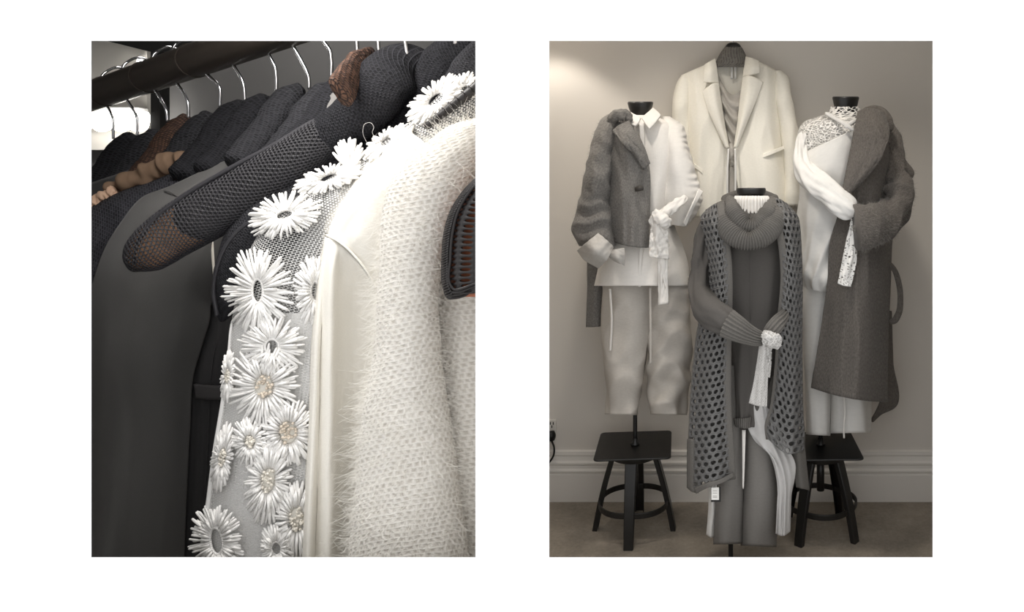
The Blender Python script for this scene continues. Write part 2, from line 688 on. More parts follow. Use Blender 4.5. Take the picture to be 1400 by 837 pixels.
# ------------------------------------------------------------------ socket and plug
outlet = thing('power_outlet', P(748, 604, YB), 'white wall power outlet low on the wall at the left edge, with a black plug', 'outlet')
pl = box('cover_plate', P(735, 604.5, YB) + Vector((0, -.012, 0)), P(761, 573, YB), M['plastic'], outlet, .004)
for cx in (741, 754.5):
    for cy in (581, 596):
        for dx, dz in ((-2, -2), (2, -2), (0, 2.5)):
            c = P(cx + dx, cy + dz, YB - .0125)
            box('slot', c - Vector((.002, .002, .006)), c + Vector((.002, .002, .006)), M['black_plastic'], outlet)
plug = thing('power_plug', P(754, 597, YB - .02), 'black plug and cord pushed into the wall power outlet', 'plug')
tube('plug_body', [(752, 590, YB - .035, 5.5, .018), (753.5, 597, YB - .035, 6.5, .022), (754, 603, YB - .035, 4, .014)], M['black_plastic'], plug, 16, 16)
rod('cord', [P(754, 602, YB - .035), P(757.5, 612, YB - .05), P(757, 622, YB - .05), P(752, 631, YB - .05), P(742, 640, YB - .05), P(732, 655, YB - .05)], .0045, M['black_plastic'], plug)


# ------------------------------------------------------------------ stools
def stool(cx, cy, zs, seat_rot, leg_rot, label):
    t = thing('stool', (cx, cy, 0), label, 'stool', 'black steel stools')
    bm = bmesh.new()
    s, r = .163, .022
    ol = []
    for qx, qy, a0 in ((1, 1, 0), (-1, 1, 90), (-1, -1, 180), (1, -1, 270)):
        for k in range(6):
            a = math.radians(a0 + 18 * k)
            ol.append((qx * (s - r) + r * math.cos(a), qy * (s - r) + r * math.sin(a)))
    c, sn = math.cos(seat_rot), math.sin(seat_rot)
    outline = [(cx + x * c - y * sn, cy + x * sn + y * c, zs - .008) for x, y in ol]
    prism('seat', outline, (0, 0, 1), .008, M['black_steel'], t, .003)
    spin('swivel_plate', [(.098, -.05), (.106, -.046), (.108, -.02), (.104, -.0085)], (cx, cy, zs), M['black_steel'], t)
    spin('spindle', [(.017, -.2), (.017, -.049)], (cx, cy, zs), M['black_steel'], t, 20)
    for k in range(4):
        a = leg_rot + k * math.pi / 2
        dr, dt = Vector((math.cos(a), math.sin(a), 0)), Vector((-math.sin(a), math.cos(a), 0))
        bm = bmesh.new()
        # pressed steel leg: a broad tapering channel with turned edges, splayed outwards
        rows = []
        for q in range(9):
            v = q / 8
            z = (zs - .045) * (1 - v)
            rad = .100 + (.180 - .100) * v + .006 * math.sin(v * math.pi)
            hw = .026 - .006 * v
            cen = Vector((cx, cy, z)) + dr * rad
            pts = [(-hw, -.018), (-hw, 0), (-hw * .85, .004), (hw * .85, .004), (hw, 0), (hw, -.018), (hw - .003, -.018), (hw - .003, -.001), (-hw + .003, -.001), (-hw + .003, -.018)]
            rows.append([cen + dt * x + dr * y for x, y in pts])
        finish('leg', grid_bm(rows, True, [[(0, 0)] * 11] * 9, (True, True)), M['black_steel'], t, smooth=False)
        # one bowed bar of the foot rest between this leg and the next
        z = .128
        ring = []
        for q in range(13):
            b = a + (math.pi / 2) * q / 12
            rr = .146 + .012 * math.sin(math.pi * q / 12)
            e = Vector((math.cos(b), math.sin(b), 0))
            cen = Vector((cx, cy, z + .012 * math.sin(math.pi * q / 12) * 0)) + e * rr
            ring.append([cen + e * x + Vector((0, 0, h)) for x, h in ((-.004, -.012), (.004, -.012), (.004, .012), (-.004, .012))])
        finish('foot_rest_bar', grid_bm(ring, True, [[(0, 0)] * 5] * 13, (True, True)), M['black_steel'], t, smooth=False, bevel=.002)
    return t


ZS = .376
stool(-.472, 3.24, ZS, math.radians(5), math.radians(-90), 'black steel stool at left, carrying the white trousers stand, seat fully visible')
stool(.352, 3.235, ZS, math.radians(2), math.radians(-128), 'black steel stool at right under the grey coat and white skirt')


# ------------------------------------------------------------------ dress forms
def dress_form(name_label, cap, torso, pole, foot):
    t = thing('dress_form', foot, name_label, 'mannequin', 'black headless dress forms')
    y0, y1, xl, xr, d, r = cap
    loft('neck_cap', [(y0, xl + 1, xr - 1, d, r * .95), (y0 + 1.2, xl, xr, d, r), (y0 + 6, xl + .8, xr - .8, d, r), (y1, xl + 5, xr - 5, d, r * .78), (y1 + 8, xl + 5, xr - 5, d, r * .8)],
         M['black_cap'], t, 48, 30, caps=(True, True))
    loft('torso', torso, M['black_cap'], t, 40, 30, caps=(True, True))
    rod('pole', pole, .0095, M['black_steel'], t, 16)
    spin('pole_foot', [(.02, 0), (.02, .006), (.0115, .012), (.0115, .03)], foot, M['black_steel'], t, 24)
    return t


fl = Vector((-.468, 3.235, ZS + .001))
dress_form('headless black mannequin on the left stool, wearing white shirt under a grey wool jacket',
           (139, 158, 858, 893, 3.22, .055),
           [(162, 862, 890, 3.22, .05), (185, 850, 925, 3.22, .08), (240, 852, 915, 3.22, .09), (300, 855, 910, 3.22, .08), (380, 850, 915, 3.22, .08)],
           [fl + Vector((0, 0, .01)), fl + Vector((0, 0, .3)), fl + Vector((0, 0, .85))], fl)
fr = Vector((.352, 3.235, ZS + .001))
dress_form('headless black mannequin on the right stool, wearing the grey coat and lace top',
           (132, 160, 1138, 1174.5, 3.22, .056),
           [(166, 1135, 1178, 3.22, .05), (176, 1110, 1200, 3.22, .08), (240, 1112, 1195, 3.22, .09), (300, 1115, 1185, 3.22, .08), (380, 1110, 1185, 3.22, .08)],
           [fr + Vector((0, 0, .01)), fr + Vector((0, 0, .3)), fr + Vector((0, 0, .85))], fr)
fc = Vector((-.0395, 2.86, 0))
dress_form('headless black mannequin in front at centre, on a floor pole, wearing grey knitwear',
           (257, 271, 1006.5, 1047, 2.86, .058),
           [(278, 1010, 1044, 2.86, .05), (305, 985, 1068, 2.88, .07), (360, 990, 1062, 2.88, .08), (430, 995, 1058, 2.88, .07), (520, 998, 1048, 2.88, .06)],
           [fc + Vector((0, 0, .01)), fc + Vector((0, 0, .4)), fc + Vector((0.03, 0, .8))], fc)
spin('floor_base', [(.13, 0), (.13, .006), (.02, .012), (.02, .03)], fc, M['black_steel'], bpy.data.objects['dress_form.002'], 40)

# ================================================================== left outfit
# white trousers
tr = thing('trousers', P(868, 567, 3.2), 'off-white cropped trousers hanging above the left stool', 'trousers')
fd = folds(.028, 3, 2.2, 1.0, .014, 6, 6, .8)
loft('trouser_leg', [(380, 822, 892, 3.2, .10), (440, 826, 889, 3.2, .10), (500, 828, 882, 3.2, .095), (540, 828.5, 876, 3.2, .09), (567, 828, 872, 3.2, .09, 1)], M['white_denim'], tr, 80, 80, fold=fd, thick=.005)
fd = folds(.034, 3, 2.5, 2.0, .020, 6, 8, 1.1)
loft('trouser_leg', [(380, 880, 946, 3.21, .10), (440, 885, 945, 3.21, .10), (500, 886, 942, 3.21, .095), (540, 888, 940, 3.21, .09), (567, 888, 938, 3.21, .09, 1)], M['white_denim'], tr, 80, 80, fold=fd, thick=.005)
sheet('tie', [[(887.5, 392, 3.07), (890.5, 392, 3.07)], [(888, 450, 3.06), (891, 450, 3.06)], [(888, 498, 3.07), (891, 498, 3.07)]], M['white_denim'], tr, 4, 30, thick=.004)
sheet('side_seam', [[(833, 395, 3.10), (835, 395, 3.095)], [(835, 440, 3.10), (837, 440, 3.09)], [(833, 480, 3.10), (835, 480, 3.09)]], M['white_cotton'], tr, 4, 30, thick=.006)

# white shirt
sh = thing('shirt', P(878, 391, 3.2), 'white collared shirt with a ruched sleeve, half covered by the grey wool jacket', 'shirt')
fd = folds(.026, 4.5, 1.3, 4.0, .012, 9, 3.5, .8)


def shirt_fold(u, v):
    return fd(u, v) * (.12 + 1.2 * v)


loft('shirt_body', [(160, 864, 888, 3.2, .06), (164, 855, 908, 3.2, .085), (172, 848, 926, 3.2, .11), (195, 845, 934, 3.2, .125), (240, 842, 930, 3.2, .13), (300, 832, 922, 3.2, .13),
                    (340, 823, 936, 3.2, .145), (366, 817, 943, 3.2, .15), (391, 812, 946, 3.2, .155)], M['white_cotton'], sh, 110, 110, fold=shirt_fold, thick=.005)
loft('collar_stand', [(158, 863, 889, 3.205, .058), (161, 861, 891, 3.2, .066), (168, 857, 897, 3.195, .08)], M['white_cotton'], sh, 48, 12, caps=(False, False), thick=.005)
sheet('collar', [[(858.6, 152, 3.13), (868, 157, 3.095), (876, 161.5, 3.075)], [(857.5, 158, 3.105), (866, 165, 3.07), (873, 168, 3.06)], [(857, 163, 3.09), (863, 170, 3.055), (868.5, 173, 3.05)]], M['white_cotton'], sh, 20, 14, thick=.008)
sheet('collar', [[(893, 148, 3.13), (885, 155, 3.095), (877, 161.5, 3.075)], [(899, 153, 3.105), (890, 162, 3.07), (882, 169, 3.055)], [(903.5, 158, 3.09), (896, 168, 3.05), (888, 177, 3.04)]], M['white_cotton'], sh, 20, 14, thick=.008)
sheet('button_placket', [[(874, 168, 3.062), (880, 168, 3.062)], [(877, 240, 3.06), (883, 240, 3.06)], [(878, 300, 3.06), (884, 300, 3.06)], [(874, 350, 3.045), (878, 350, 3.045)], [(873, 392, 3.04), (876, 392, 3.04)]], M['white_cotton'], sh, 6, 50, thick=.004)


def ruche(u, v):
    q = u if u < .6 else u - 1
    e = math.exp(-((q - .07) / .075) ** 2)
    return e * (.0045 * math.sin(v * 96 + 6 * nz(v * 7, u * 3, 2)) + .008 * nz(u * 16, v * 22, 5)) + .012 * nz(u * 4 + v, v * 2, 6) + .006 * nz(u * 9, v * 5, 8)


loft('ruched_sleeve', [(160, 906, 916, 3.21, .04), (172, 903, 934, 3.19, .07), (193, 905, 940, 3.17, .085), (226, 907, 949, 3.15, .09), (256, 906, 958, 3.15, .09), (268, 905, 961, 3.15, .09, 6), (286, 906, 953, 3.15, .085, 6), (308, 910, 938, 3.15, .07, 4)],
     M['white_cotton'], sh, 110, 150, fold=ruche, thick=.005)
sheet('sleeve_hem', [[(961, 262, 3.04), (950, 281, 3.0), (938, 309, 3.03)], [(955, 258, 3.03), (946, 280, 2.985), (934, 305, 3.02)]], M['white_cotton'], sh, 26, 8, thick=.006)
fd = folds(.008, 5, 3, 6.0, .004, 9, 8)
tube('sash', [(938, 268, 3.04, 5), (924, 281, 3.0, 7), (910, 291, 2.98, 8), (897, 299, 2.97, 8), (888, 306, 2.98, 5)], M['white_cotton'], sh, 50, 24, .6, fd)
tube('sash_knot', [(893, 291, 2.97, 5), (901, 296, 2.95, 9), (909, 304, 2.95, 9), (912, 311, 2.96, 6)], M['white_cotton'], sh, 40, 24, .9, fd)
sheet('sash_tail', [[(891, 306, 2.97), (901, 303, 2.95), (913, 308, 2.97)], [(888, 331, 2.98), (901, 331, 2.96), (914, 332, 2.98)], [(887.5, 351, 2.98), (900, 353, 2.97), (914, 354, 2.98)]], M['white_cotton'], sh, 30, 30, folds(.012, 4, 5, 7), .006)
sheet('sash_tail', [[(899, 350, 2.99), (906, 350, 2.98), (913, 350, 2.99)], [(900, 385, 3.0), (906, 385, 2.99), (913, 385, 3.0)], [(900.5, 417, 3.0), (907, 416, 2.99), (914, 415, 3.0)]], M['white_cotton'], sh, 16, 30, folds(.008, 3, 3, 8), .006)

# grey wool jacket
jk = thing('jacket', P(835, 337, 3.1), 'short grey brushed wool jacket draped over the white shirt at left', 'jacket')
fd = folds(.018, 2.2, 1.6, 9, .006, 6, 5)
jb = sheet('jacket_front', [[(838, 158, 3.17), (847, 160, 3.12), (857, 164, 3.09), (864, 170, 3.07)],
                            [(830, 178, 3.13), (842, 180, 3.05), (857, 182, 3.02), (869, 186, 3.03)],
                            [(828, 205, 3.12), (846, 206, 3.02), (866, 205, 3.00), (881, 205, 3.03)],
                            [(827, 235, 3.12), (848, 235, 3.01), (870, 235, 2.99), (887, 232, 3.03)],
                            [(827, 270, 3.12), (849, 270, 3.00), (870, 270, 2.985), (887.5, 270, 3.03)],
                            [(829, 305, 3.12), (849, 306, 3.00), (870, 306, 2.98), (886.5, 306, 3.03)],
                            [(836, 328, 3.11), (850, 334, 3.00), (869, 338, 2.98), (885, 338.5, 3.03)]], M['grey_wool'], jk, 60, 70, fd, .012)
sl_fold = folds(.024, 3, 5, 11, .012, 5, 11, .8)
js = loft('sleeve', [(157, 834, 846, 3.17, .05), (165, 822, 850, 3.15, .08), (185, 813, 843, 3.13, .095), (222, 804, 837, 3.11, .1), (250, 798, 835, 3.1, .1), (275, 792, 834, 3.09, .1), (300, 787, 836, 3.08, .1), (322, 783.5, 838, 3.07, .095, 4), (337, 789, 838, 3.07, .085, 4)],
          M['grey_wool'], jk, 90, 100, fold=lambda u, v: sl_fold(u, v) * (.25 + 1.1 * v), thick=.01, caps=(True, True))
tube('shoulder_seam', [(838, 160, 3.08, 1.6), (832, 175, 3.04, 1.6), (829, 205, 3.035, 1.6), (828, 245, 3.03, 1.4)], M['grey_wool'], jk, 40, 10)
sheet('lapel', [[(860, 166, 3.04), (867, 178, 3.00), (878, 198, 2.99), (887, 224, 3.0)], [(849, 171, 3.02), (857, 186, 2.965), (871, 204, 2.96), (884, 227, 2.985)], [(839, 179, 3.05), (850, 194, 2.97), (866, 210, 2.96), (881, 232, 2.98)]],
      M['grey_wool'], jk, 40, 24, folds(.008, 3, 3, 12), .014)
tube('collar', [(834, 170, 3.08, 5), (838, 161, 3.06, 7.5), (848, 157, 3.04, 8), (857, 158, 3.05, 7), (862, 168, 3.05, 4)], M['grey_wool'], jk, 50, 24, .8, folds(.006, 4, 5, 13))
tube('button', [(868, 259, 2.965, 3.2, .008), (874, 258, 2.96, 3.6, .01), (880, 257.5, 2.965, 3.0, .008)], M['horn'], jk, 16, 14)
sheet('cuff', [[(790, 342, 3.0), (804, 331, 2.93), (818, 319.5, 2.96)], [(798, 353, 2.98), (814, 345, 2.89), (831, 330, 2.93)], [(819, 366, 3.0), (829, 355, 2.92), (838, 338, 2.97)]], M['grey_lining'], jk, 40, 40, folds(.007, 2.5, 2, 15), .01)
sheet('cuff_lining', [[(831, 344, 2.96), (842, 341, 2.93), (853, 339, 2.95)], [(834, 351, 2.95), (845, 352, 2.92), (854, 350, 2.95)], [(840, 356, 2.97), (848, 360, 2.94), (853, 363, 2.96)]], M['grey_lining'], jk, 24, 24, folds(.004, 2, 2, 16), .008)
sheet('back_tail', [[(804, 340, 3.26), (814, 340, 3.22), (825, 340, 3.24)], [(804, 395, 3.28), (814, 395, 3.24), (824.5, 395, 3.26)], [(802.5, 447, 3.29), (813, 447, 3.25), (824, 445, 3.27)]], M['grey_wool'], jk, 20, 40, folds(.01, 2, 2, 17), .012)
fuzz_grey = fabric('loose grey wool hairs', (150, 146, 140), .05, 20, .0)
fuzz('wool_nap', jb, 2600, .012, .00035, fuzz_grey, jk, seed=3)
fuzz('wool_nap', js, 2600, .012, .00035, fuzz_grey, jk, seed=4)

for o_, t_ in ((jk, 0),):
    for c_ in o_.children:
        if c_.name.startswith('cuff'):
            c_['label'] = 'pale grey lining turned back over the wool'

# ================================================================== white jacket on the wall
bz = thing('blazer', P(1003, 295, 3.45), 'cream white tailored blazer hanging open high on the wall', 'blazer')
fd = folds(.012, 2, 1.6, 21, .004, 5, 3)
sheet('front_panel', [[(932, 103, 3.44), (948, 96, 3.41), (962, 90, 3.40), (976, 81, 3.42)],
                      [(930, 125, 3.44), (948, 124, 3.37), (967, 124, 3.36), (983, 122, 3.38)],
                      [(931, 165, 3.44), (950, 165, 3.35), (970, 165, 3.34), (989, 165, 3.37)],
                      [(932, 202, 3.44), (951, 202, 3.34), (972, 202, 3.33), (995, 202, 3.36)],
                      [(935, 245, 3.44), (953, 245, 3.33), (974, 245, 3.33), (995.5, 240, 3.36)],
                      [(938, 297, 3.44), (955, 297, 3.33), (975, 297, 3.33), (992, 290, 3.36)]], M['cream_linen'], bz, 50, 60, fd, .008)
fd2 = folds(.012, 2, 1.6, 24, .004, 5, 3)
sheet('front_panel', [[(1020, 79, 3.42), (1035, 84, 3.40), (1052, 92, 3.41), (1068, 101, 3.44)],
                      [(1017, 112, 3.38), (1034, 112, 3.36), (1052, 112, 3.37), (1071, 112, 3.44)],
                      [(1010, 165, 3.37), (1030, 165, 3.34), (1052, 165, 3.35), (1075, 165, 3.44)],
                      [(1005, 202, 3.36), (1030, 202, 3.33), (1052, 202, 3.34), (1079, 202, 3.44)],
                      [(1007, 240, 3.36), (1031, 240, 3.33), (1055, 240, 3.33), (1082, 240, 3.44)],
                      [(1013, 285, 3.36), (1034, 287, 3.33), (1058, 287, 3.33), (1085, 284, 3.44)]], M['cream_linen'], bz, 50, 60, fd2, .008)
sf = folds(.012, 2, 2.5, 26, .006, 4, 6, .5)
loft('sleeve', [(103, 932, 940, 3.43, .03), (110, 926, 944, 3.43, .045), (140, 921, 943, 3.42, .055), (165, 919, 943, 3.42, .06), (200, 917, 946, 3.41, .06), (250, 921, 949, 3.41, .06), (290, 930, 952, 3.41, .055)], M['cream_linen'], bz, 60, 60, fold=sf, thick=.005)
loft('sleeve', [(97, 1060, 1067, 3.43, .03), (104, 1058, 1076, 3.43, .045), (130, 1060, 1082, 3.42, .055), (160, 1064, 1087, 3.42, .06), (196, 1068, 1093, 3.41, .06), (240, 1071, 1096, 3.41, .06), (281, 1074, 1099, 3.41, .055)], M['cream_linen'], bz, 60, 60, fold=sf, thick=.005)
sheet('collar', [[(964, 89, 3.37), (970, 85, 3.36), (977, 80.5, 3.39)], [(963, 101, 3.34), (971, 99, 3.33), (980, 97, 3.36)], [(962, 112, 3.34), (970, 113, 3.33), (982, 114, 3.36)]], M['cream_linen'], bz, 20, 20, None, .009)
sheet('lapel', [[(960.5, 125, 3.34), (968, 119, 3.325), (975, 114, 3.325), (982, 114, 3.35)], [(967, 146, 3.325), (973, 144, 3.31), (979, 143, 3.31), (986, 142, 3.345)],
                [(979, 174, 3.32), (983, 174, 3.31), (986, 173, 3.31), (990.5, 172, 3.34)], [(993, 202, 3.33), (994, 202, 3.325), (995, 202, 3.325), (996, 202, 3.33)]], M['cream_linen'], bz, 24, 40, None, .009)
sheet('collar', [[(1020, 78, 3.39), (1028, 80, 3.36), (1037, 84, 3.37)], [(1018, 92, 3.36), (1028, 92, 3.33), (1038, 93, 3.34)], [(1016, 105, 3.36), (1026, 103, 3.33), (1038, 99.5, 3.34)]], M['cream_linen'], bz, 20, 20, None, .009)
sheet('lapel', [[(1016, 105, 3.35), (1024, 103.5, 3.325), (1034, 107, 3.325), (1043, 112, 3.34)], [(1012, 138, 3.345), (1020, 136, 3.31), (1028, 133, 3.31), (1036, 131, 3.325)],
                [(1008.5, 172, 3.34), (1013, 170, 3.31), (1017, 168, 3.31), (1021, 167, 3.32)], [(1004, 202, 3.33), (1005, 202, 3.325), (1006, 202, 3.325), (1007, 202, 3.33)]], M['cream_linen'], bz, 24, 40, None, .009)
sheet('pocket_flap', [[(1043, 210.5, 3.325), (1057, 205, 3.335), (1071, 199.5, 3.385)], [(1043.5, 216, 3.322), (1057.5, 210.5, 3.332), (1072, 204, 3.382)]], M['cream_linen'], bz, 20, 6, None, .01)
sheet('pocket_flap', [[(947, 222, 3.33), (954, 227, 3.32), (961, 232, 3.318)], [(948, 228, 3.328), (954.5, 233, 3.318), (960.5, 238, 3.316)]], M['cream_linen'], bz, 20, 6, None, .01)
for x0, x1, dx in ((996, 994.5, 1.3), (1005, 1005.5, 1.3)):
    sheet('ribbon_tie', [[(x0 - dx, 203, 3.32), (x0 + dx, 203, 3.32)], [(x1 - dx, 235, 3.315), (x1 + dx, 235, 3.315)], [(x1 - dx, 272, 3.32), (x1 + dx, 272, 3.32)]], M['white_satin'], bz, 4, 24, None, .004)

cm = thing('camisole', P(1000, 270, 3.43), 'grey cowl-neck camisole inside the cream blazer', 'top')
sheet('camisole_front', [[(978, 82, 3.395), (986, 112, 3.380), (1002, 130, 3.365), (1012, 124, 3.370), (1020, 106, 3.385)],
                         [(979, 100, 3.390), (988, 130, 3.360), (1002, 147, 3.345), (1011, 142, 3.355), (1019, 124, 3.380)],
                         [(982, 130, 3.390), (991, 152, 3.360), (1002, 163, 3.345), (1009, 158, 3.355), (1016, 145, 3.380)],
                         [(986, 165, 3.390), (994, 178, 3.365), (1002, 182, 3.355), (1008, 180, 3.360), (1012, 172, 3.380)],
                         [(990, 205, 3.390), (996, 208, 3.370), (1001, 209, 3.365), (1006, 208, 3.370), (1010, 205, 3.380)],
                         [(988, 278, 3.400), (995, 280, 3.380), (1001, 280, 3.370), (1008, 280, 3.380), (1014, 278, 3.390)]], M['grey_satin'], cm, 50, 120,
      lambda u, v: .012 * math.sin(v * 46 - 5 * (u - .4) ** 2 * 6) * math.exp(-((v - .28) / .3) ** 2) + .01 * nz(u * 5, v * 4, 31), .004)
sheet('back_yoke', [[(977, 82, 3.430), (1000, 84, 3.445), (1022, 82, 3.430)], [(979, 112, 3.430), (1000, 114, 3.445), (1020, 112, 3.430)], [(982, 140, 3.430), (1000, 142, 3.440), (1018, 140, 3.430)]], M['cream_linen'], cm, 20, 20, None, .004)
for x in (1000.5, 1005.5):
    sheet('care_label', [[(x - 1.7, 88, 3.425), (x + 1.7, 88, 3.425)], [(x - 1.7, 108, 3.425), (x + 1.7, 108, 3.425)]], M['paper'], cm, 3, 6, None, .003)
tube('tied_front', [(999, 196, 3.35, 3), (1000.5, 205, 3.335, 4.5), (1000, 218, 3.34, 3.470), (1001, 228, 3.35, 3)], M['grey_satin'], cm, 30, 16, .8, folds(.006, 4, 6, 33))

hg = thing('wall_hanger', P(1002, 60, 3.45), 'grey mesh-covered hanger carrying the cream blazer on the wall', 'hanger')
loft('mesh_cover', [(62, 993, 1012, 3.45, .018), (66, 989.5, 1015, 3.445, .025), (74, 984, 1019, 3.435, .03), (84, 978.5, 1022.5, 3.43, .032), (92, 968, 1034, 3.43, .03)], M['mesh_grey'], hg, 48, 30)
loft('hanger_neck', [(58, 998, 1007, 3.45, .012), (60, 994.5, 1010.5, 3.45, .02), (64, 991.5, 1013.5, 3.447, .022), (68, 990.5, 1015, 3.447, .02)], M['black_cap'], hg, 32, 16)
rod('hook', [P(1002, 59, 3.45), P(1002, 46, 3.45), P(1006, 38, 3.46), P(1012, 36, 3.49), P(1013, 42, 3.525)], .005, M['chrome'], hg)

# ================================================================== front centre outfit
tn = thing('tunic', P(1020, 585, 2.88), 'long grey jersey tunic of the front centre mannequin, sleeve wrapped across the waist', 'tunic')
fd = folds(.026, 4.5, 1.1, 41, .008, 9, 2.5)


def tunic_fold(u, v):
    return fd(u, v) * (.3 + 1.3 * v)


loft('tunic_body', [(284, 988, 1064, 2.88, .08), (298, 974, 1077, 2.88, .105), (340, 968, 1084, 2.88, .125), (400, 974, 1078, 2.88, .125), (440, 984, 1072, 2.88, .125), (480, 993, 1064, 2.88, .12), (540, 999, 1050, 2.86, .1), (584, 1005, 1032, 2.84, .06)],
     M['grey_jersey'], tn, 110, 110, fold=tunic_fold, thick=.005)
tube('centre_seam', [(1026, 335, 2.751, .7, .002), (1026.5, 385, 2.748, .7, .002), (1026, 440, 2.75, .7, .002)], M['grey_jersey'], tn, 30, 8)
slf = folds(.012, 5, 3, 43, .006, 8, 6, 2.2)
tube('sleeve', [(972, 296, 2.9, 10), (961, 335, 2.88, 12), (956, 372, 2.86, 13), (956, 402, 2.80, 16), (966, 421, 2.72, 21), (984, 435, 2.65, 20), (1003, 447, 2.62, 17), (1020, 456, 2.62, 13)], M['grey_jersey'], tn, 110, 40, .8, slf)
tube('ribbed_cuff', [(994, 442, 2.615, 19), (1008, 450, 2.60, 16.5), (1024, 458, 2.60, 12.5), (1040, 463, 2.60, 9), (1048, 463, 2.61, 6)], M['grey_rib'], tn, 60, 160, .75, lambda u, v: .0035 * math.sin(u * 2 * math.pi * 19), round_ends=False)
tube('ribbed_cuff', [(1073, 430, 2.70, 7), (1064, 441, 2.63, 10), (1055, 452, 2.605, 10), (1048, 460, 2.61, 7)], M['grey_rib'], tn, 40, 120, .75, lambda u, v: .003 * math.sin(u * 2 * math.pi * 12), round_ends=False)
sheet('hem_gather', [[(1004, 572, 2.79), (1018, 572, 2.765), (1032, 568, 2.80)], [(1006, 583, 2.79), (1018, 586, 2.765), (1030, 583, 2.80)]], M['grey_rib'], tn, 40, 8, lambda u, v: .004 * math.sin(u * 60), .006)

ub = thing('undershirt', P(1028, 288, 2.86), 'white smocked high neck under the grey ribbed snood', 'top')
loft('gathered_neck', [(268, 1006, 1049, 2.86, .062), (272, 1003.5, 1051.5, 2.86, .068), (280, 1002.5, 1052, 2.86, .07), (292, 1000, 1055, 2.86, .074)], M['white_cotton'], ub, 240, 24,
     fold=lambda u, v: .0045 * math.sin(u * 2 * math.pi * 34 + 2 * nz(u * 8, v * 2, 3)), thick=.003, caps=(False, False))

sn = thing('snood', P(1025, 335, 2.75), 'grey ribbed knit snood rolled round the front mannequin neck', 'scarf')


def rib(n, a=.0034):
    return lambda u, v: a * math.sin(v * 2 * math.pi * n + 1.2 * math.sin(u * 2 * math.pi)) + .006 * nz(u * 3, v * 4, 51)


tube('snood_fold', [(989, 275, 2.91, 7), (988, 292, 2.80, 12), (997, 313, 2.71, 15), (1010, 326, 2.67, 14), (1024, 330, 2.66, 12), (1040, 325, 2.67, 14), (1055, 309, 2.72, 15), (1063, 290, 2.80, 11), (1062, 275, 2.91, 7)], M['grey_rib'], sn, 320, 32, .75, rib(52))
tube('snood_fold', [(996, 269, 2.90, 6), (1000, 284, 2.77, 9), (1009, 298, 2.71, 12), (1020, 309, 2.685, 11), (1031, 311, 2.685, 10), (1043, 302, 2.72, 12), (1052, 286, 2.78, 9), (1055, 270, 2.90, 6)], M['grey_rib'], sn, 260, 32, .75, rib(42))
tube('snood_fold', [(1003, 280, 2.80, 5), (1012, 294, 2.745, 7), (1024, 302, 2.72, 8), (1036, 300, 2.735, 7), (1046, 286, 2.80, 5)], M['grey_rib'], sn, 180, 24, .8, rib(32))
tube('snood_back', [(989, 276, 2.92, 7), (1006, 268, 2.97, 7), (1026, 265, 2.985, 7), (1046, 268, 2.97, 7), (1062, 276, 2.92, 7)], M['grey_rib'], sn, 180, 20, .8, rib(38))

vs = thing('crochet_vest', P(1020, 668, 2.75), 'long grey openwork crochet vest hanging open on the front mannequin', 'vest')
vf = folds(.012, 2.5, 1.4, 61, .003, 5, 4)
VL = [[(968, 287, 2.90), (976, 281, 2.83), (985, 277, 2.80)],
      [(960, 296, 2.89), (973, 297, 2.76), (988, 300, 2.745)],
      [(963, 325, 2.88), (978, 327, 2.73), (992, 330, 2.725)],
      [(969, 360, 2.86), (983, 360, 2.72), (995, 360, 2.715)],
      [(968, 400, 2.86), (984, 400, 2.72), (996, 400, 2.715)],
      [(957, 445, 2.84), (977, 443, 2.72), (995, 440, 2.71)],
      [(950, 500, 2.84), (972, 500, 2.71), (994, 500, 2.71)],
      [(945, 571, 2.84), (971, 571, 2.71), (995, 571, 2.72)],
      [(943, 622, 2.84), (970, 628, 2.71), (999, 628, 2.73)],
      [(942, 667, 2.84), (968, 665, 2.71), (1000, 655, 2.74)]]
pts, _ = sheet_pts(VL, 40, 90, vf)
net('crochet_panel', pts, M['grey_crochet'], vs, 6, 44, .74, .011, squash=.95, jitter=.06)
VR = [[(1056, 271, 2.85), (1064, 273, 2.84), (1074, 279, 2.90)],
      [(1061, 298, 2.745), (1075, 295, 2.76), (1089, 297, 2.89)],
      [(1068, 330, 2.72), (1080, 330, 2.73), (1093, 330, 2.88)],
      [(1072, 375, 2.715), (1083, 375, 2.72), (1095, 375, 2.87)],
      [(1068, 433, 2.71), (1080, 433, 2.72), (1095, 429, 2.86)],
      [(1064, 500, 2.71), (1078, 500, 2.70), (1095, 500, 2.86)],
      [(1057, 560, 2.72), (1075, 565, 2.70), (1096, 562, 2.85)],
      [(1050, 592, 2.73), (1073, 606, 2.70), (1098, 602, 2.84)],
      [(1052, 600, 2.735), (1078, 621, 2.70), (1097, 616, 2.84)]]
vf2 = folds(.012, 2.5, 1.8, 64)
pts2, _ = sheet_pts(VR, 40, 90, lambda u, v: vf2(u, v) + .022 * v * math.sin(u * 11))
net('crochet_panel', pts2, M['grey_crochet'], vs, 5, 38, .74, .011, squash=.95, jitter=.06)


def border(pts, col, w, name):
    """plain knitted edging along one side of a panel"""
    c = [row[col] for row in pts]
    R = [Vector(q) for q in interp([tuple(p) for p in c[::6]] + [tuple(c[-1])], 80)]
    rows = []
    for j in range(80):
        t = (R[min(79, j + 1)] - R[max(0, j - 1)]).normalized()
        s = t.cross(Vector((0, 1, 0))).normalized()
        f = s.cross(t)
        rows.append([R[j] + s * (w * math.cos(a)) + f * (w * .4 * math.sin(a)) for a in [2 * math.pi * i / 16 for i in range(16)]])
    L = (R[0] - R[-1]).length
    return finish(name, grid_bm(rows, True, [[(i / 16 * .3, -j / 80 * L * 3.6) for i in range(17)] for j in range(80)], (True, True)), M['grey_rib'], vs)


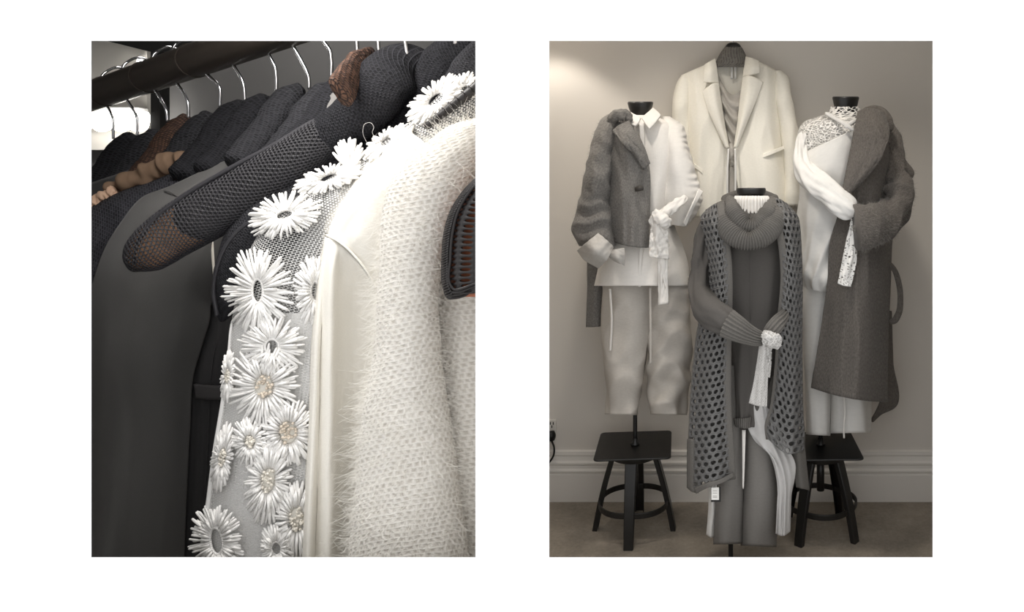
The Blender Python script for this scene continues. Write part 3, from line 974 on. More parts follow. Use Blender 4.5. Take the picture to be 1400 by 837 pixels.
sheet('back_panel', [[(985, 282, 2.96), (1025, 280, 3.0), (1066, 282, 2.96)], [(966, 310, 2.95), (1026, 308, 3.02), (1088, 310, 2.95)], [(972, 400, 2.95), (1030, 400, 3.03), (1090, 400, 2.95)],
                    [(956, 500, 2.95), (1026, 500, 3.03), (1091, 500, 2.95)], [(950, 655, 2.95), (1024, 650, 3.03), (1093, 610, 2.95)]], M['grey_crochet'], vs, 40, 50, folds(.01, 3, 1, 66), .01)
border(pts, 39, .016, 'knitted_edging')
border(pts2, 0, .014, 'knitted_edging')
border(pts, 0, .009, 'side_edging')
border(pts2, 39, .007, 'side_edging')
sheet('side_tail', [[(1084, 612, 2.85), (1092, 612, 2.84), (1099, 606, 2.88)], [(1086, 645, 2.86), (1094, 645, 2.85), (1103, 645, 2.89)], [(1089, 666, 2.87), (1097, 668, 2.86), (1106, 671, 2.9)]], M['grey_rib'], vs, 16, 24, None, .008)
sheet('side_tail', [[(941, 600, 2.83), (946, 600, 2.80), (952, 602, 2.80)], [(940.5, 640, 2.83), (946, 642, 2.80), (953, 645, 2.80)], [(941, 667, 2.83), (947, 672, 2.80), (955, 674, 2.80)]], M['grey_rib'], vs, 16, 24, None, .01)
sheet('lower_hem', [[(950, 667, 2.745), (968, 660, 2.695), (985, 655, 2.70), (1001, 646, 2.735)], [(953, 674, 2.745), (970, 665.5, 2.695), (987, 660, 2.70), (1003, 651, 2.735)]], M['grey_rib'], vs, 30, 6, None, .012)

wt = thing('waist_scarf', P(1040, 554, 2.6), 'white gauze scarf knotted at the waist of the front mannequin', 'scarf')
kf = folds(.008, 4, 4, 71, .004, 9, 9)
tube('knot', [(1043, 461, 2.60, 5), (1050, 461, 2.575, 9), (1058, 466, 2.57, 10), (1065, 472, 2.585, 7)], M['scarf_gauze'], wt, 50, 28, .9, kf)
tube('knot', [(1047, 470, 2.575, 5), (1051, 462, 2.56, 7), (1056, 456, 2.575, 5)], M['scarf_gauze'], wt, 40, 24, .9, kf)
sheet('scarf_tail', [[(1040, 464, 2.61), (1046, 464, 2.59), (1052, 467, 2.605)], [(1036, 492, 2.62), (1043, 493, 2.595), (1050, 494, 2.615)], [(1031, 522, 2.625), (1040, 524, 2.60), (1049, 525, 2.62)], [(1024.5, 551, 2.63), (1037, 555, 2.605), (1048.5, 556, 2.625)]], M['scarf_gauze'], wt, 30, 60, folds(.008, 3, 1.2, 72), .006)
sheet('scarf_tail', [[(1046, 470, 2.60), (1050, 472, 2.59), (1055, 475, 2.60)], [(1044, 492, 2.63), (1049, 493, 2.61), (1054, 494, 2.625)], [(1042, 514, 2.635), (1047, 515, 2.62), (1052, 516, 2.63)]], M['scarf_gauze'], wt, 20, 40, folds(.01, 4, 3, 73), .006)

gt = thing('trousers', P(1018, 746, 2.88), 'wide grey crepe trousers of the front centre mannequin', 'trousers')
tf = folds(.014, 3, .8, 81, .006, 7, 1.5)
loft('trouser_leg', [(500, 992, 1022, 2.89, .08), (585, 988, 1016.5, 2.89, .085), (667, 979, 1015.5, 2.89, .09), (744, 977, 1015, 2.89, .095, -1)], M['grey_crepe'], gt, 80, 60, fold=tf, thick=.004)
loft('trouser_leg', [(500, 1018, 1056, 2.89, .08), (600, 1017, 1059, 2.89, .085), (667, 1015.5, 1063, 2.89, .09), (747, 1014.5, 1060, 2.89, .095, 2)], M['grey_crepe'], gt, 80, 60, fold=tf, thick=.004)
sheet('white_facing', [[(1014.5, 588, 2.79), (1019.5, 588, 2.79)], [(1014.8, 625, 2.79), (1018.5, 625, 2.79)], [(1015, 668, 2.795), (1017, 668, 2.795)]], M['white_cotton'], gt, 4, 20, None, .004)

ut = thing('underskirt', P(1070, 730, 2.85), 'pale silver silk underskirt showing beside the grey crepe trousers', 'skirt')
sheet('silk_drape', [[(1022, 553, 2.80), (1042, 553, 2.775), (1060, 569, 2.80)], [(1021, 580, 2.80), (1044, 590, 2.765), (1077, 612, 2.81)], [(1031, 601, 2.795), (1055, 615, 2.755), (1087.5, 636, 2.82)],
                     [(1052, 622, 2.78), (1068, 640, 2.755), (1086, 656, 2.83)], [(1062, 655, 2.78), (1072, 664, 2.76), (1082, 675, 2.83)], [(1062.5, 695, 2.79), (1072, 696, 2.77), (1081, 696, 2.83)], [(1061, 730, 2.79), (1070, 733, 2.77), (1080, 727, 2.83)]],
      M['silver_cloth'], ut, 40, 80, folds(.022, 2.2, 1.2, 83, .006, 6, 2, .8), .004)
sheet('white_side', [[(969, 655, 2.88), (974, 655, 2.85), (980, 655, 2.87)], [(969, 690, 2.88), (974, 690, 2.85), (980, 690, 2.87)], [(966, 731, 2.88), (972, 735, 2.86), (978, 733, 2.88)]], M['white_satin'], ut, 12, 30, folds(.006, 3, 3, 84), .004)

tg = thing('price_tag', P(979, 686, 2.7), 'small white and black swing tag below the crochet vest hem', 'tag')
box('tag_card', P(972, 686.5, 2.71), P(985.5, 666, 2.714), M['black_card'], tg)
box('tag_label', P(972.6, 683.5, 2.709) + Vector((0, -.001, 0)), P(983, 666.5, 2.709), M['paper'], tg)
for yy in (671, 674, 678, 680):
    box('printed_line', P(974.5, yy + .5, 2.7075) + Vector((0, -.0004, 0)), P(980.5, yy, 2.7075), M['ink'], tg)
rod('string', [P(979, 667, 2.712), P(980, 660, 2.715), P(982, 654, 2.73)], .0012, M['paper'], tg)

# ================================================================== right outfit
sk = thing('skirt', P(1147, 594, 3.22), 'long white skirt hanging below the grey coat above the right stool', 'skirt')
sf1 = folds(.016, 4, .8, 91, .006, 9, 1.5)
loft('skirt_panel', [(340, 1094, 1150, 3.22, .11), (435, 1097, 1146, 3.22, .115), (520, 1101, 1138, 3.22, .115), (595, 1103, 1134.5, 3.22, .11, 2)], M['white_satin'], sk, 80, 60, fold=sf1, thick=.004)
loft('skirt_panel', [(340, 1130, 1186, 3.23, .11), (435, 1134, 1188, 3.23, .115), (520, 1136, 1189, 3.23, .115), (592, 1135.5, 1190.5, 3.23, .11, -1)], M['white_satin'], sk, 80, 60, fold=sf1, thick=.004)
rod('drawstring', [P(1154, 540, 3.09), P(1155, 565, 3.085), P(1153.5, 585, 3.085), P(1154, 599, 3.09)], .004, M['white_cotton'], sk)

lt = thing('lace_top', P(1140, 215, 3.2), 'white lace high-neck top under the crossed white blouse at right', 'top')
loft('lace_yoke', [(146, 1136, 1176, 3.22, .064), (153, 1133, 1179, 3.22, .068), (160, 1118, 1190, 3.22, .08), (168, 1098, 1206, 3.22, .105), (180, 1091, 1214, 3.22, .12), (200, 1090, 1216, 3.22, .125), (216, 1093, 1216, 3.22, .12)], M['white_lace'], lt, 90, 60, caps=(False, False), thick=.002)
loft('lining', [(163, 1117, 1190, 3.22, .068), (169, 1101, 1204, 3.22, .094), (181, 1095, 1211, 3.22, .108), (200, 1094, 1213, 3.22, .113), (222, 1096, 1212, 3.22, .11)], M['white_satin'], lt, 60, 30, caps=(False, False), thick=.002)

bl = thing('blouse', P(1120, 396, 3.2), 'white crossover blouse with one sleeve wrapped across to the grey coat', 'blouse')
bf = folds(.024, 6, 1.6, 101, .012, 12, 4, 2.4)
loft('blouse_body', [(190, 1098, 1182, 3.2, .130, -40), (205, 1094, 1184, 3.2, .142, -30), (225, 1093, 1183, 3.2, .148, -14), (262, 1093, 1180, 3.2, .15), (299, 1091, 1175, 3.2, .155), (331, 1093, 1165, 3.2, .155), (362, 1094, 1158, 3.2, .165), (384, 1096, 1150, 3.2, .165, 6), (398, 1104, 1140, 3.2, .13, 8)],
     M['white_satin'], bl, 110, 110, fold=lambda u, v: bf(u, v) * (.3 + 1.1 * v), thick=.005, caps=(False, True))
tube('strap', [(1128, 154, 3.15, 2.2), (1140, 161, 3.115, 2.6), (1157, 171, 3.065, 3.0), (1168, 179, 3.06, 2.5)], M['white_satin'], bl, 40, 12, .5)
tube('strap', [(1175, 162, 3.12, 2.5), (1166, 167, 3.085, 2.8), (1155, 174, 3.06, 3.0)], M['white_satin'], bl, 30, 12, .5)
wf = folds(.012, 7, 2.2, 103, .006, 12, 4, 3.0)
tube('sleeve', [(1100, 180, 3.18, 8), (1096, 205, 3.14, 9), (1099, 228, 3.08, 13), (1114, 248, 3.02, 17), (1134, 264, 2.97, 18), (1152, 280, 2.93, 18), (1164, 290, 2.92, 14), (1170, 294, 2.93, 8)], M['white_satin'], bl, 110, 40, .7, wf)
sheet('lace_sash', [[(1164, 299, 2.93), (1168, 298, 2.92), (1172, 300, 2.93)], [(1157, 330, 2.94), (1164, 330, 2.925), (1172, 332, 2.935)], [(1151, 360, 2.945), (1160, 361, 2.925), (1170, 363, 2.935)], [(1145.5, 388, 2.95), (1154, 391, 2.93), (1163.5, 392, 2.94)]],
      M['white_guipure'], bl, 24, 60, folds(.010, 4, 3, 104), .004)

ct = thing('coat', P(1165, 550, 3.1), 'long grey alpaca coat with wide lapel on the right mannequin', 'coat')
cf = folds(.022, 2.6, 1.2, 111, .008, 6, 5)
cb = sheet('coat_front', [[(1171, 160, 3.12), (1190, 157, 3.10), (1203, 160, 3.14), (1212, 168, 3.24)],
                          [(1164, 200, 3.04), (1186, 200, 3.02), (1206, 200, 3.06), (1220, 200, 3.22)],
                          [(1155, 245, 3.02), (1180, 245, 2.99), (1204, 245, 3.04), (1224, 245, 3.22)],
                          [(1147, 290, 3.01), (1175, 290, 2.98), (1202, 290, 3.02), (1223, 290, 3.22)],
                          [(1135, 331, 3.01), (1167, 331, 2.975), (1198, 331, 3.01), (1218, 331, 3.22)],
                          [(1131, 384, 3.02), (1163, 384, 2.97), (1195, 384, 3.00), (1216, 384, 3.20)],
                          [(1125, 430, 3.03), (1158, 430, 2.97), (1190, 430, 2.99), (1214, 432, 3.18)],
                          [(1117, 482, 3.04), (1150, 484, 2.97), (1186, 486, 2.98), (1213, 488, 3.16)],
                          [(1110, 530, 3.05), (1142, 540, 2.97), (1178, 547, 2.98), (1212, 550, 3.15)]], M['grey_coat'], ct, 70, 110, cf, .014)
cl = sheet('lapel', [[(1174, 153, 3.09), (1186, 150, 3.06), (1198, 151, 3.06), (1208, 156, 3.10)],
                     [(1170, 174, 3.03), (1185, 172, 2.99), (1200, 173, 2.975), (1214.5, 178, 3.0)],
                     [(1166, 200, 2.99), (1181, 201, 2.955), (1196, 202, 2.94), (1212, 199, 2.945)],
                     [(1160, 231, 2.965), (1172, 233, 2.935), (1184, 232, 2.925), (1197, 226, 2.93)],
                     [(1152.5, 260, 2.96), (1157, 263, 2.945), (1162, 262, 2.945), (1168, 258, 2.96)]], M['grey_coat'], ct, 50, 60, folds(.008, 3, 2, 112), .016)
tube('collar', [(1176, 157, 3.15, 4), (1188, 151, 3.13, 6), (1202, 152, 3.11, 7), (1213, 163, 3.09, 7), (1218, 180, 3.08, 4)], M['grey_coat'], ct, 50, 24, .8)
cs_f = folds(.036, 3, 4.5, 113, .016, 5, 10, 1.2)
cs = tube('sleeve', [(1209, 164, 3.2, 9), (1219, 190, 3.16, 13), (1226, 225, 3.12, 15), (1230, 255, 3.07, 17), (1226, 280, 3.01, 22), (1212, 297, 2.95, 26), (1195, 306, 2.91, 29), (1180, 310, 2.89, 31), (1170, 311, 2.885, 32)], M['grey_coat'], ct, 130, 56, .72,
          lambda u, v: cs_f(u, v) * (.12 + 1.0 * math.exp(-((v - .55) / .24) ** 2)), round_ends=False)
sheet('coat_back', [[(1208, 425, 3.24), (1218, 425, 3.27)], [(1208, 490, 3.24), (1220, 495, 3.28)], [(1205, 545, 3.25), (1222.5, 557, 3.29)], [(1197, 565, 3.27), (1204, 566, 3.29)], [(1191, 576, 3.28), (1193, 576, 3.29)]], M['grey_coat'], ct, 10, 40, None, .012)
tube('hanging_belt', [(1214, 358, 3.17, 3), (1222, 368, 3.17, 3.6), (1229, 388, 3.17, 4), (1231, 408, 3.17, 4), (1228, 430, 3.17, 4.5), (1222, 439, 3.17, 4.5), (1214, 440, 3.18, 3.5)], M['grey_coat'], ct, 60, 16, .45)
fuzz('wool_nap', cb, 4500, .012, .00035, fuzz_grey, ct, seed=5)
fuzz('wool_nap', cs, 2600, .012, .00035, fuzz_grey, ct, seed=6)
fuzz('wool_nap', cl, 1200, .012, .00035, fuzz_grey, ct, seed=7)


# ================================================================== the clothes rail seen close up (left opening)
M['black_knit'] = knit('black crochet hanger cover', (48, 48, 52), (26, 26, 28), .036, .030, .008, .6, .5, .8)
M['black_knit2'] = knit('charcoal crochet hanger cover', (60, 60, 64), (34, 34, 36), .036, .030, .008, .6, .4, .8)
M['cord'] = base('waxed black cord', (50, 49, 53), .42, 0, 0, .5).m
M['cord_dark'] = base('dark brown waxed cord', (29, 25, 25), .45, 0, 0, .5).m
M['copper_mesh'] = knit('copper brown crochet', (46, 40, 39), (112, 84, 70), .024, .022, .006, .6, .4, .6)
M['hanger_wood'] = wood('brown hanger wood', (228, 166, 130))
M['orange_wood'] = wood('orange brown hanger wood', (172, 104, 74))
M['rail_metal'] = base('black rail metal', (84, 76, 70), .32, 0, .3, .5).m
M['suiting'] = fabric('charcoal wool suiting', (86, 85, 84), .07, 90, .15, .85, .1)
M['black_suiting'] = fabric('black suiting', (58, 57, 58), .06, 80, .12, .8, .1)
M['satin_black'] = fabric('black satin welt', (74, 72, 73), .05, 60, .1, .45, 0, spec=.5)
M['dark_knit'] = knit('dark slate fine knit', (74, 74, 80), (40, 40, 44), .05, .035, .010, .4, .15)
M['brown_cloth'] = fabric('brown ruffled cloth', (124, 102, 84), .06, 20, .1)
M['tan_trim'] = fabric('tan trim', (205, 172, 148), .05, 20, .1)
M['tulle'] = sheer('fine grey white tulle', (226, 225, 223), .036, .0042, .05, .5)
M['tulle_dense'] = sheer('white tulle lining', (250, 249, 247), .03, .006, .98, .2)
M['thread'] = base('white floss thread', (242, 240, 237), .7, .2, 0, .2).m
M['bead_tan'] = base('tan glass bead', (216, 203, 186), .25, 0, 0, .5).m
M['bead_white'] = base('pearl bead', (232, 226, 214), .25, 0, 0, .5).m
M['cream_knit'] = fabric('cream fine knit', (236, 232, 223), .03, 50, .35, .95, .0, weave=26, spec=.05)
M['mohair'] = knit('ivory mohair knit', (238, 234, 227), (203, 196, 186), .062, .070, .029, .75, .22, .95, .10, .2)
M['mohair_hair'] = base('loose mohair fibre', (240, 237, 230), .8).m
M['grey_plain'] = fabric('mid grey jersey', (120, 118, 116), .05, 40, .1)
M['lamp_glow'] = emit('lit lamp lens', (255, 252, 246), 14)
M['lamp_body'] = base('white lamp housing', (226, 224, 221), .5).m
M['lit_wall'] = wall_paint('pale far wall paint', (214, 210, 203))

structure(box('wall_left', (-7.0, YW + .04, -1.3), (-6.9, 6.3, 3.4), M['dark_wall']))
structure(box('wall_far', (-7.0, 6.2, -1.3), (-1.0, 6.3, 3.4), M['dark_wall']))
structure(prism('wall_return', [(-1.21, YB + .1, -1.3), (-1.13, YB + .1, -1.3), (-1.05, 6.2, -1.3), (-1.15, 6.2, -1.3)], (0, 0, 1), 4.6, M['dark_wall']))
structure(box('floor_left', (-7.0, YW + .04, -1.4), (-1.0, 6.3, -1.3), M['concrete']))
structure(box('ceiling_left', (-7.0, YW + .04, 3.3), (-.75, 6.3, 3.4), M['dark_wall']))


def dr(x):
    """depth of the rail at pixel column x"""
    return 2.423 / (1 - .587 * (1013 - x) / 1000)


# pale far wall with a black post, a beam and a lamp
structure(prism('trim_1', [P(70, 34, 6.1), P(150, 55, 6.1), P(201, 69, 6.1), P(201, 205, 6.1), P(70, 205, 6.1)], (0, 1, 0), .06, M['lit_wall']))
structure(box('column', P(206, 330, 5.9), P(232, -40, 6.0), M['black_steel']))
structure(prism('beam', [P(40, 10, 5.85), P(268, 40, 5.85), P(268, 66, 5.85), P(210, 72, 5.85), P(150, 57, 5.85), P(40, 26, 5.85)], (0, 1, 0), .1, M['black_steel']))
lb = thing('wall_light', P(160, 166, 6.0), 'glaring white lamp bar on the pale far wall under the left end of the rail', 'light')
box('housing', P(100, 176, 5.95), P(204, 148, 6.08), M['lamp_body'], lb, .01)
for k, x in enumerate((112, 140, 166, 190)):
    loft('lens', [(152, x - 7, x + 7, 5.94, .03), (155, x - 14, x + 14, 5.94, .06), (166, x - 15, x + 15, 5.94, .07), (176, x - 12, x + 12, 5.94, .06), (180, x - 5, x + 5, 5.94, .03)], M['lamp_glow'], lb, 24, 12, caps=(True, True))
ls = thing('spotlight', P(191, 84, 6.05), 'small lit spot lamp high on the pale far wall above the rail', 'light')
loft('lens', [(78, 189, 194, 6.0, .02), (84, 187, 196, 6.0, .04), (90, 189, 194, 6.0, .02)], M['lamp_glow'], ls, 24, 12, caps=(True, True))
loft('bracket', [(74, 190, 193, 6.05, .02), (79, 189, 194, 6.04, .03)], M['lamp_body'], ls, 16, 6, caps=(True, True))

rail = thing('clothes_rail', P(335, 58, dr(335)), 'black metal clothes rail running across the top of the left opening', 'rail')
a, b = P(125, 132, dr(125)), P(335, 58.5, dr(335))
ab = b - a
rod('rail_tube', [a - ab * .5, a, b, b + ab * .9], 19.5 * dr(125) / F, M['rail_metal'], rail, 40, 60)
for s in (.12, .42, .72):
    c = a + ab * s
    rod('joint_ring', [c - ab * .004, c + ab * .004], 20.4 * dr(125) / F, M['rail_metal'], rail, 40, 8)


def hook_pts(pts):
    """wire hook: over the rail from behind, then down in an S to the hanger"""
    x0, y0 = pts[0]
    d = dr(x0)
    top = P(x0, y0, d)
    r = 20.5 * dr(125) / F + .006
    # over the crown of the rail to its far side
    axis = ab.normalized()
    out = Vector((-axis.y, axis.x, 0)).normalized()
    if out.y > 0:
        out = -out
    back = [top - out * (r * 1.9) + Vector((0, 0, -.02)), top - out * (r * 1.6) + Vector((0, 0, .055)), top - out * (r * .8) + Vector((0, 0, .085)), top - out * (.2 * r) + Vector((0, 0, .04))]
    return back + [P(x, y, d - .02) for x, y in pts]


ORD = ['first', 'second', 'third', 'fourth', 'fifth', 'sixth', 'seventh', 'eighth', 'ninth', 'tenth', 'eleventh', 'twelfth', 'thirteenth', 'fourteenth']


def hanger(pts, path, hw, m, label, d0=None, reach=.42, w=.0085):
    x, y = pts[-1]
    t = thing('coat_hanger', P(x, y, dr(x)), label, 'hanger', 'crochet-covered coat hangers on the rail')
    rod('hook', hook_pts(pts), w, M['chrome'], t, 10, 70)
    d0 = d0 or dr(x)
    n = len(path)
    tp = []
    for k, (px, py) in enumerate(path):
        v = k / (n - 1)
        tp.append((px, py, d0 + .06 - reach * v, hw * (.55 + .45 * min(1, v * 3)), .05 + .02 * v))
    tube('padded_arm', tp, m, t, 60, 36, fold=folds(.006, 5, 6, x * .1), power=2.3)
    return t


HK = [
    [(138, 107), (136, 118), (138, 134), (147, 146), (153, 158), (155, 190)],
    [(166.6, 94), (162, 107), (166, 124), (176, 140), (186, 157), (188, 186)],
    [(207, 80), (203.6, 98), (209.6, 119), (221, 137), (227, 150), (229, 166)],
    [(234.7, 68), (231, 86), (239.5, 110), (250, 125), (256, 137), (258, 162)],
    [(273, 56), (268, 74), (275, 93), (288, 106), (298, 115), (301, 146)],
    [(310, 52), (311, 74), (323, 95), (330, 107), (333, 116), (335, 138)],
    [(354, 44), (360, 60), (371, 81), (376, 92), (377.5, 102), (378, 124)],
    [(390, 32), (398, 57), (411, 81), (419, 97), (422, 106), (423, 122)],
    [(432, 22), (443, 57), (451, 69), (453, 82), (453, 106)],
    [(478, 8), (487, 45), (488, 60), (488.7, 84)],
    [(508, -4), (516, 40), (517, 57), (518, 78)],
    [(542, -16), (551, 35), (554, 57), (557, 78)],
    [(606, -36), (618, 10), (621, 34), (622, 60)],
]


def arm_of(x, y, k=1.0):
    return [(x + 36 * k, y + 12 * k), (x + 24 * k, y + 10 * k), (x + 9 * k, y + 27 * k), (x - 12 * k, y + 60 * k), (x - 36 * k, y + 90 * k), (x - 62 * k, y + 116 * k)]


looks = [('black_knit', 'charcoal padded hanger at the far left end of the rail, first hook from the left'),
         ('black_knit2', 'second padded hanger from the left end of the rail, before the lamp glare'),
         ('copper_mesh', 'hanger with copper brown crest below the third hook from the left'),
         ('black_knit2', 'charcoal hanger just right of the copper brown crest, fourth hook from the left'),
         ('black_knit', 'shiny black hanger under the bright brass-toned fifth hook from the left'),
         ('black_knit', 'black hanger under the sixth hook from the left along the rail'),
         ('black_knit2', 'charcoal hanger under the seventh hook from the left along the rail'),
         ('black_knit2', 'dark hanger under the eighth hook, left of the grey jersey shoulder'),
         ('black_knit', 'dark hanger under the ninth hook, beside the grey jersey shoulder')]
for k, (mk, lb_) in enumerate(looks):
    x, y = HK[k][-1]
    y -= 4
    hanger(HK[k], arm_of(x, y, .82 + .02 * k), 17 + .6 * k, M[mk], lb_)
t10 = hanger(HK[9], [(512, 78), (500, 81), (489, 89), (480, 101), (472, 115), (463, 130)], 8.5, M['copper_mesh'], 'hanger with coppery mesh edge under the tenth hook from the left', d0=3.38)
t12 = hanger(HK[11], [(668, 44), (636, 60), (608, 85), (586, 117), (567, 152), (548, 192), (530, 232)], 31, M['black_knit'], 'black hanger behind the daisy shoulder, twelfth hook from the left', d0=3.36, reach=.08)
t13 = hanger(HK[12], [(700, 60), (676, 70), (654, 90), (636, 118), (616, 155), (598, 195)], 30, M['black_knit2'], 'black hanger cut by the top right corner of the left opening', d0=3.24, reach=.06)

# grey jersey shoulder between hangers
gj = sheet('jersey_jumper', [[(478, 108, 3.46), (484, 122, 3.40), (488, 150, 3.40)], [(455, 128, 3.42), (466, 146, 3.37), (474, 170, 3.38)], [(436, 150, 3.40), (450, 168, 3.35), (456, 195, 3.36)], [(416, 172, 3.40), (432, 190, 3.34), (440, 220, 3.36)]], M['grey_plain'], None, 20, 30, folds(.008, 2, 2, 201), .008)
tag(gj, 'smooth grey jersey shoulder between the ninth and tenth hangers', 'jumper')

# black top, brown ruffles, slate knit
bt = sheet('black_jumper', [[(300, 196, 4.15), (306, 215, 4.08), (310, 250, 4.05), (312, 300, 4.05)], [(240, 212, 4.25), (246, 230, 4.15), (250, 262, 4.1), (252, 310, 4.1)], [(180, 232, 4.3), (186, 250, 4.2), (190, 285, 4.15), (192, 330, 4.15)], [(110, 256, 4.4), (116, 270, 4.3), (120, 310, 4.2), (122, 360, 4.2)]], M['black_suiting'], None, 30, 40, folds(.02, 3, 3, 203), .01)
tag(bt, 'black jumper hanging between the far hangers and the brown ruffles', 'jumper')
br = thing('ruffled_blouse', P(190, 245, 4.0), 'brown ruffled blouse edge showing above the slate knit', 'blouse')
tube('ruffle', [(264, 222, 3.98, 8), (250, 220, 3.97, 13), (232, 226, 3.97, 14), (212, 233, 3.97, 14), (190, 245, 3.98, 14), (170, 254, 4.0, 13), (150, 264, 4.0, 10)], M['brown_cloth'], br, 200, 40, .8,
     lambda u, v: .018 * math.sin(v * 27 + 4 * nz(v * 6, 1, 7)) * (.6 + .4 * math.sin(u * 6.28 + v * 11)) + .03 * nz(u * 3, v * 9, 9))
tube('tan_binding', [(158, 261, 3.96, 7), (142, 270, 3.96, 8), (126, 280, 3.96, 9), (108, 290, 3.96, 9)], M['tan_trim'], br, 60, 24, .7, folds(.02, 3, 6, 205))
kn_edge = [(300, 212), (286, 219), (254, 230), (216, 246), (168, 262), (125, 284), (96, 300)]
kn = sheet('knitted_jumper', [[(x, y, 3.95), (x + 3, y + 7, 3.86), (x + 8, y + 30, 3.78), (x + 10, y + 80, 3.76), (x + 10, y + 190, 3.78)] for x, y in kn_edge], M['dark_knit'], None, 60, 60, folds(.02, 3, 3, 207), .012)
tag(kn, 'dark slate knitted jumper at the left edge, behind the charcoal suit jacket', 'jumper')

# charcoal suit jacket
sj = thing('suit_jacket', P(200, 760, 3.45), 'plain charcoal suit jacket filling the lower left, under the long mesh hanger arm', 'jacket')
sheet('jacket_side', [[(352, 203, 3.72), (356, 211, 3.6), (364, 228, 3.53), (374, 246, 3.52), (384, 262, 3.53)],
                      [(286, 231, 3.66), (295, 241, 3.52), (312, 262, 3.46), (332, 287, 3.46), (352, 312, 3.5)],
                      [(228, 258, 3.66), (238, 268, 3.50), (262, 300, 3.41), (292, 335, 3.43), (322, 362, 3.5)],
                      [(197, 270, 3.66), (209, 283, 3.47), (240, 322, 3.38), (275, 365, 3.41), (302, 396, 3.5)],
                      [(166, 306, 3.66), (180, 324, 3.45), (214, 360, 3.36), (256, 396, 3.40), (289, 412, 3.5)],
                      [(146, 338, 3.66), (162, 366, 3.43), (200, 400, 3.35), (246, 426, 3.40), (286, 438, 3.5)],
                      [(129, 385, 3.66), (155, 420, 3.41), (195, 440, 3.35), (240, 456, 3.40), (277, 468, 3.5)],
                      [(118, 450, 3.68), (151, 480, 3.39), (190, 495, 3.34), (230, 506, 3.40), (264, 513, 3.5)],
                      [(112, 580, 3.68), (142, 580, 3.39), (185, 580, 3.35), (228, 580, 3.41), (259.5, 580, 3.5)],
                      [(104, 713, 3.68), (127, 713, 3.39), (175, 713, 3.35), (220, 713, 3.42), (253, 713, 3.5)],
                      [(98, 860, 3.68), (110, 860, 3.40), (165, 860, 3.36), (212, 860, 3.42), (250, 860, 3.5)]], M['suiting'], sj, 80, 120, folds(.012, 2, 1.2, 211), .014)
tube('shoulder_seam', [(224, 260, 3.60, 1.0), (232, 262, 3.52, 1.0), (242, 268, 3.46, 1.0), (252, 278, 3.42, 1.0)], M['suiting'], sj, 30, 8)

bj = thing('black_jacket', P(295, 760, 3.55), 'black jacket with a satin pocket welt between charcoal jacket and daisy top', 'jacket')
sheet('jacket_side', [[(262, 330, 3.58), (290, 330, 3.56), (315, 330, 3.56), (350, 330, 3.6)], [(262, 440, 3.56), (285, 440, 3.54), (308, 440, 3.53), (350, 440, 3.6)], [(255, 525, 3.55), (280, 525, 3.53), (304, 525, 3.53), (350, 525, 3.6)],
                      [(250, 640, 3.55), (276, 640, 3.53), (300, 640, 3.53), (340, 640, 3.6)], [(244, 860, 3.55), (270, 860, 3.53), (295, 860, 3.53), (330, 860, 3.6)]], M['black_suiting'], bj, 50, 60, folds(.02, 3, 1, 213), .012)
sheet('pocket_welt', [[(266, 525, 3.51), (285, 527, 3.50), (312, 527, 3.50)], [(268, 544, 3.51), (286, 546, 3.50), (312, 546, 3.50)]], M['satin_black'], bj, 20, 6, None, .014)
tube('front_seam', [(302, 448, 3.525, .8), (291, 495, 3.525, .8), (288, 522, 3.525, .8)], M['black_suiting'], bj, 24, 8)
tube('front_seam', [(287, 550, 3.525, .8), (283, 640, 3.525, .8), (276, 762, 3.525, .8)], M['black_suiting'], bj, 24, 8)
lp = tube('plastic_loop', [(290, 326, 3.42, 1.6, .003), (291, 350, 3.42, 2.0, .003), (293, 380, 3.42, 1.6, .003)], M['bead_white'], None, 20, 10)
tag(lp, 'thin white plastic hanging loop below the long mesh hanger arm', 'loop')

# long mesh-covered hanger arm
la = thing('coat_hanger', P(200, 360, 3.2), 'long hanger with broad black shoulder and open mesh arm, brown wood at its blunt tip', 'hanger', 'crochet-covered coat hangers on the rail')
rod('hook', hook_pts(HK[10]), .0085, M['chrome'], la, 10, 70)
tube('shoulder_pad', [(590, 118, 3.46, 20, .05), (574, 104, 3.42, 33, .06), (552, 98, 3.36, 38, .07), (530, 108, 3.30, 40, .075), (510, 132, 3.26, 39, .075), (488, 158, 3.235, 35, .07), (462, 178, 3.235, 31, .063), (440, 194, 3.24, 28, .055)], M['black_knit'], la, 90, 48, 1, folds(.006, 5, 6, 219), True, 2.3)
LP = [(500, 158, 3.27, 24, .045), (476, 172, 3.25, 28, .055), (442, 192, 3.24, 30, .06), (395, 224, 3.22, 33, .065), (335, 261, 3.20, 37, .07), (272, 297, 3.17, 37, .07), (232, 322, 3.15, 34, .065), (208, 340, 3.13, 31, .055), (193, 353, 3.125, 25, .045), (186, 362, 3.125, 16, .035), (182, 369, 3.125, 5, .015)]
pts, _ = tube_pts(LP, 120, 72, 1, None, False, 2.4)
net('open_mesh_cover', pts, M['cord'], la, 42, 76, .79, .0045, closed=True, n=10)
core = [(x, y, d, w * .92, t * .87) for x, y, d, w, t in LP]
tube('wooden_arm', core, M['hanger_wood'], la, 60, 40, 1, None, True, 2.4)
tube('shade_core', [(x, y, d, w * .96, t * .94) for x, y, d, w, t in LP[:5]] + [(300, 281, 3.182, 35, .0655), (268, 300, 3.167, 34, .0655), (247, 313, 3.156, 22, .05), (236, 320, 3.15, 8, .025)], M['black_suiting'], la, 60, 40, 1, None, False, 2.4)  # dark tube standing for the shade on the wood under denser mesh
edge = [(x + w * .47, y - w * .80 + (0 if x > 220 else 2), d) for x, y, d, w, t in LP[::-1] if w > 10]
up = [(184, 361), (187, 344), (205, 307), (249, 270), (313, 231), (378, 196), (421, 170), (464, 149)]
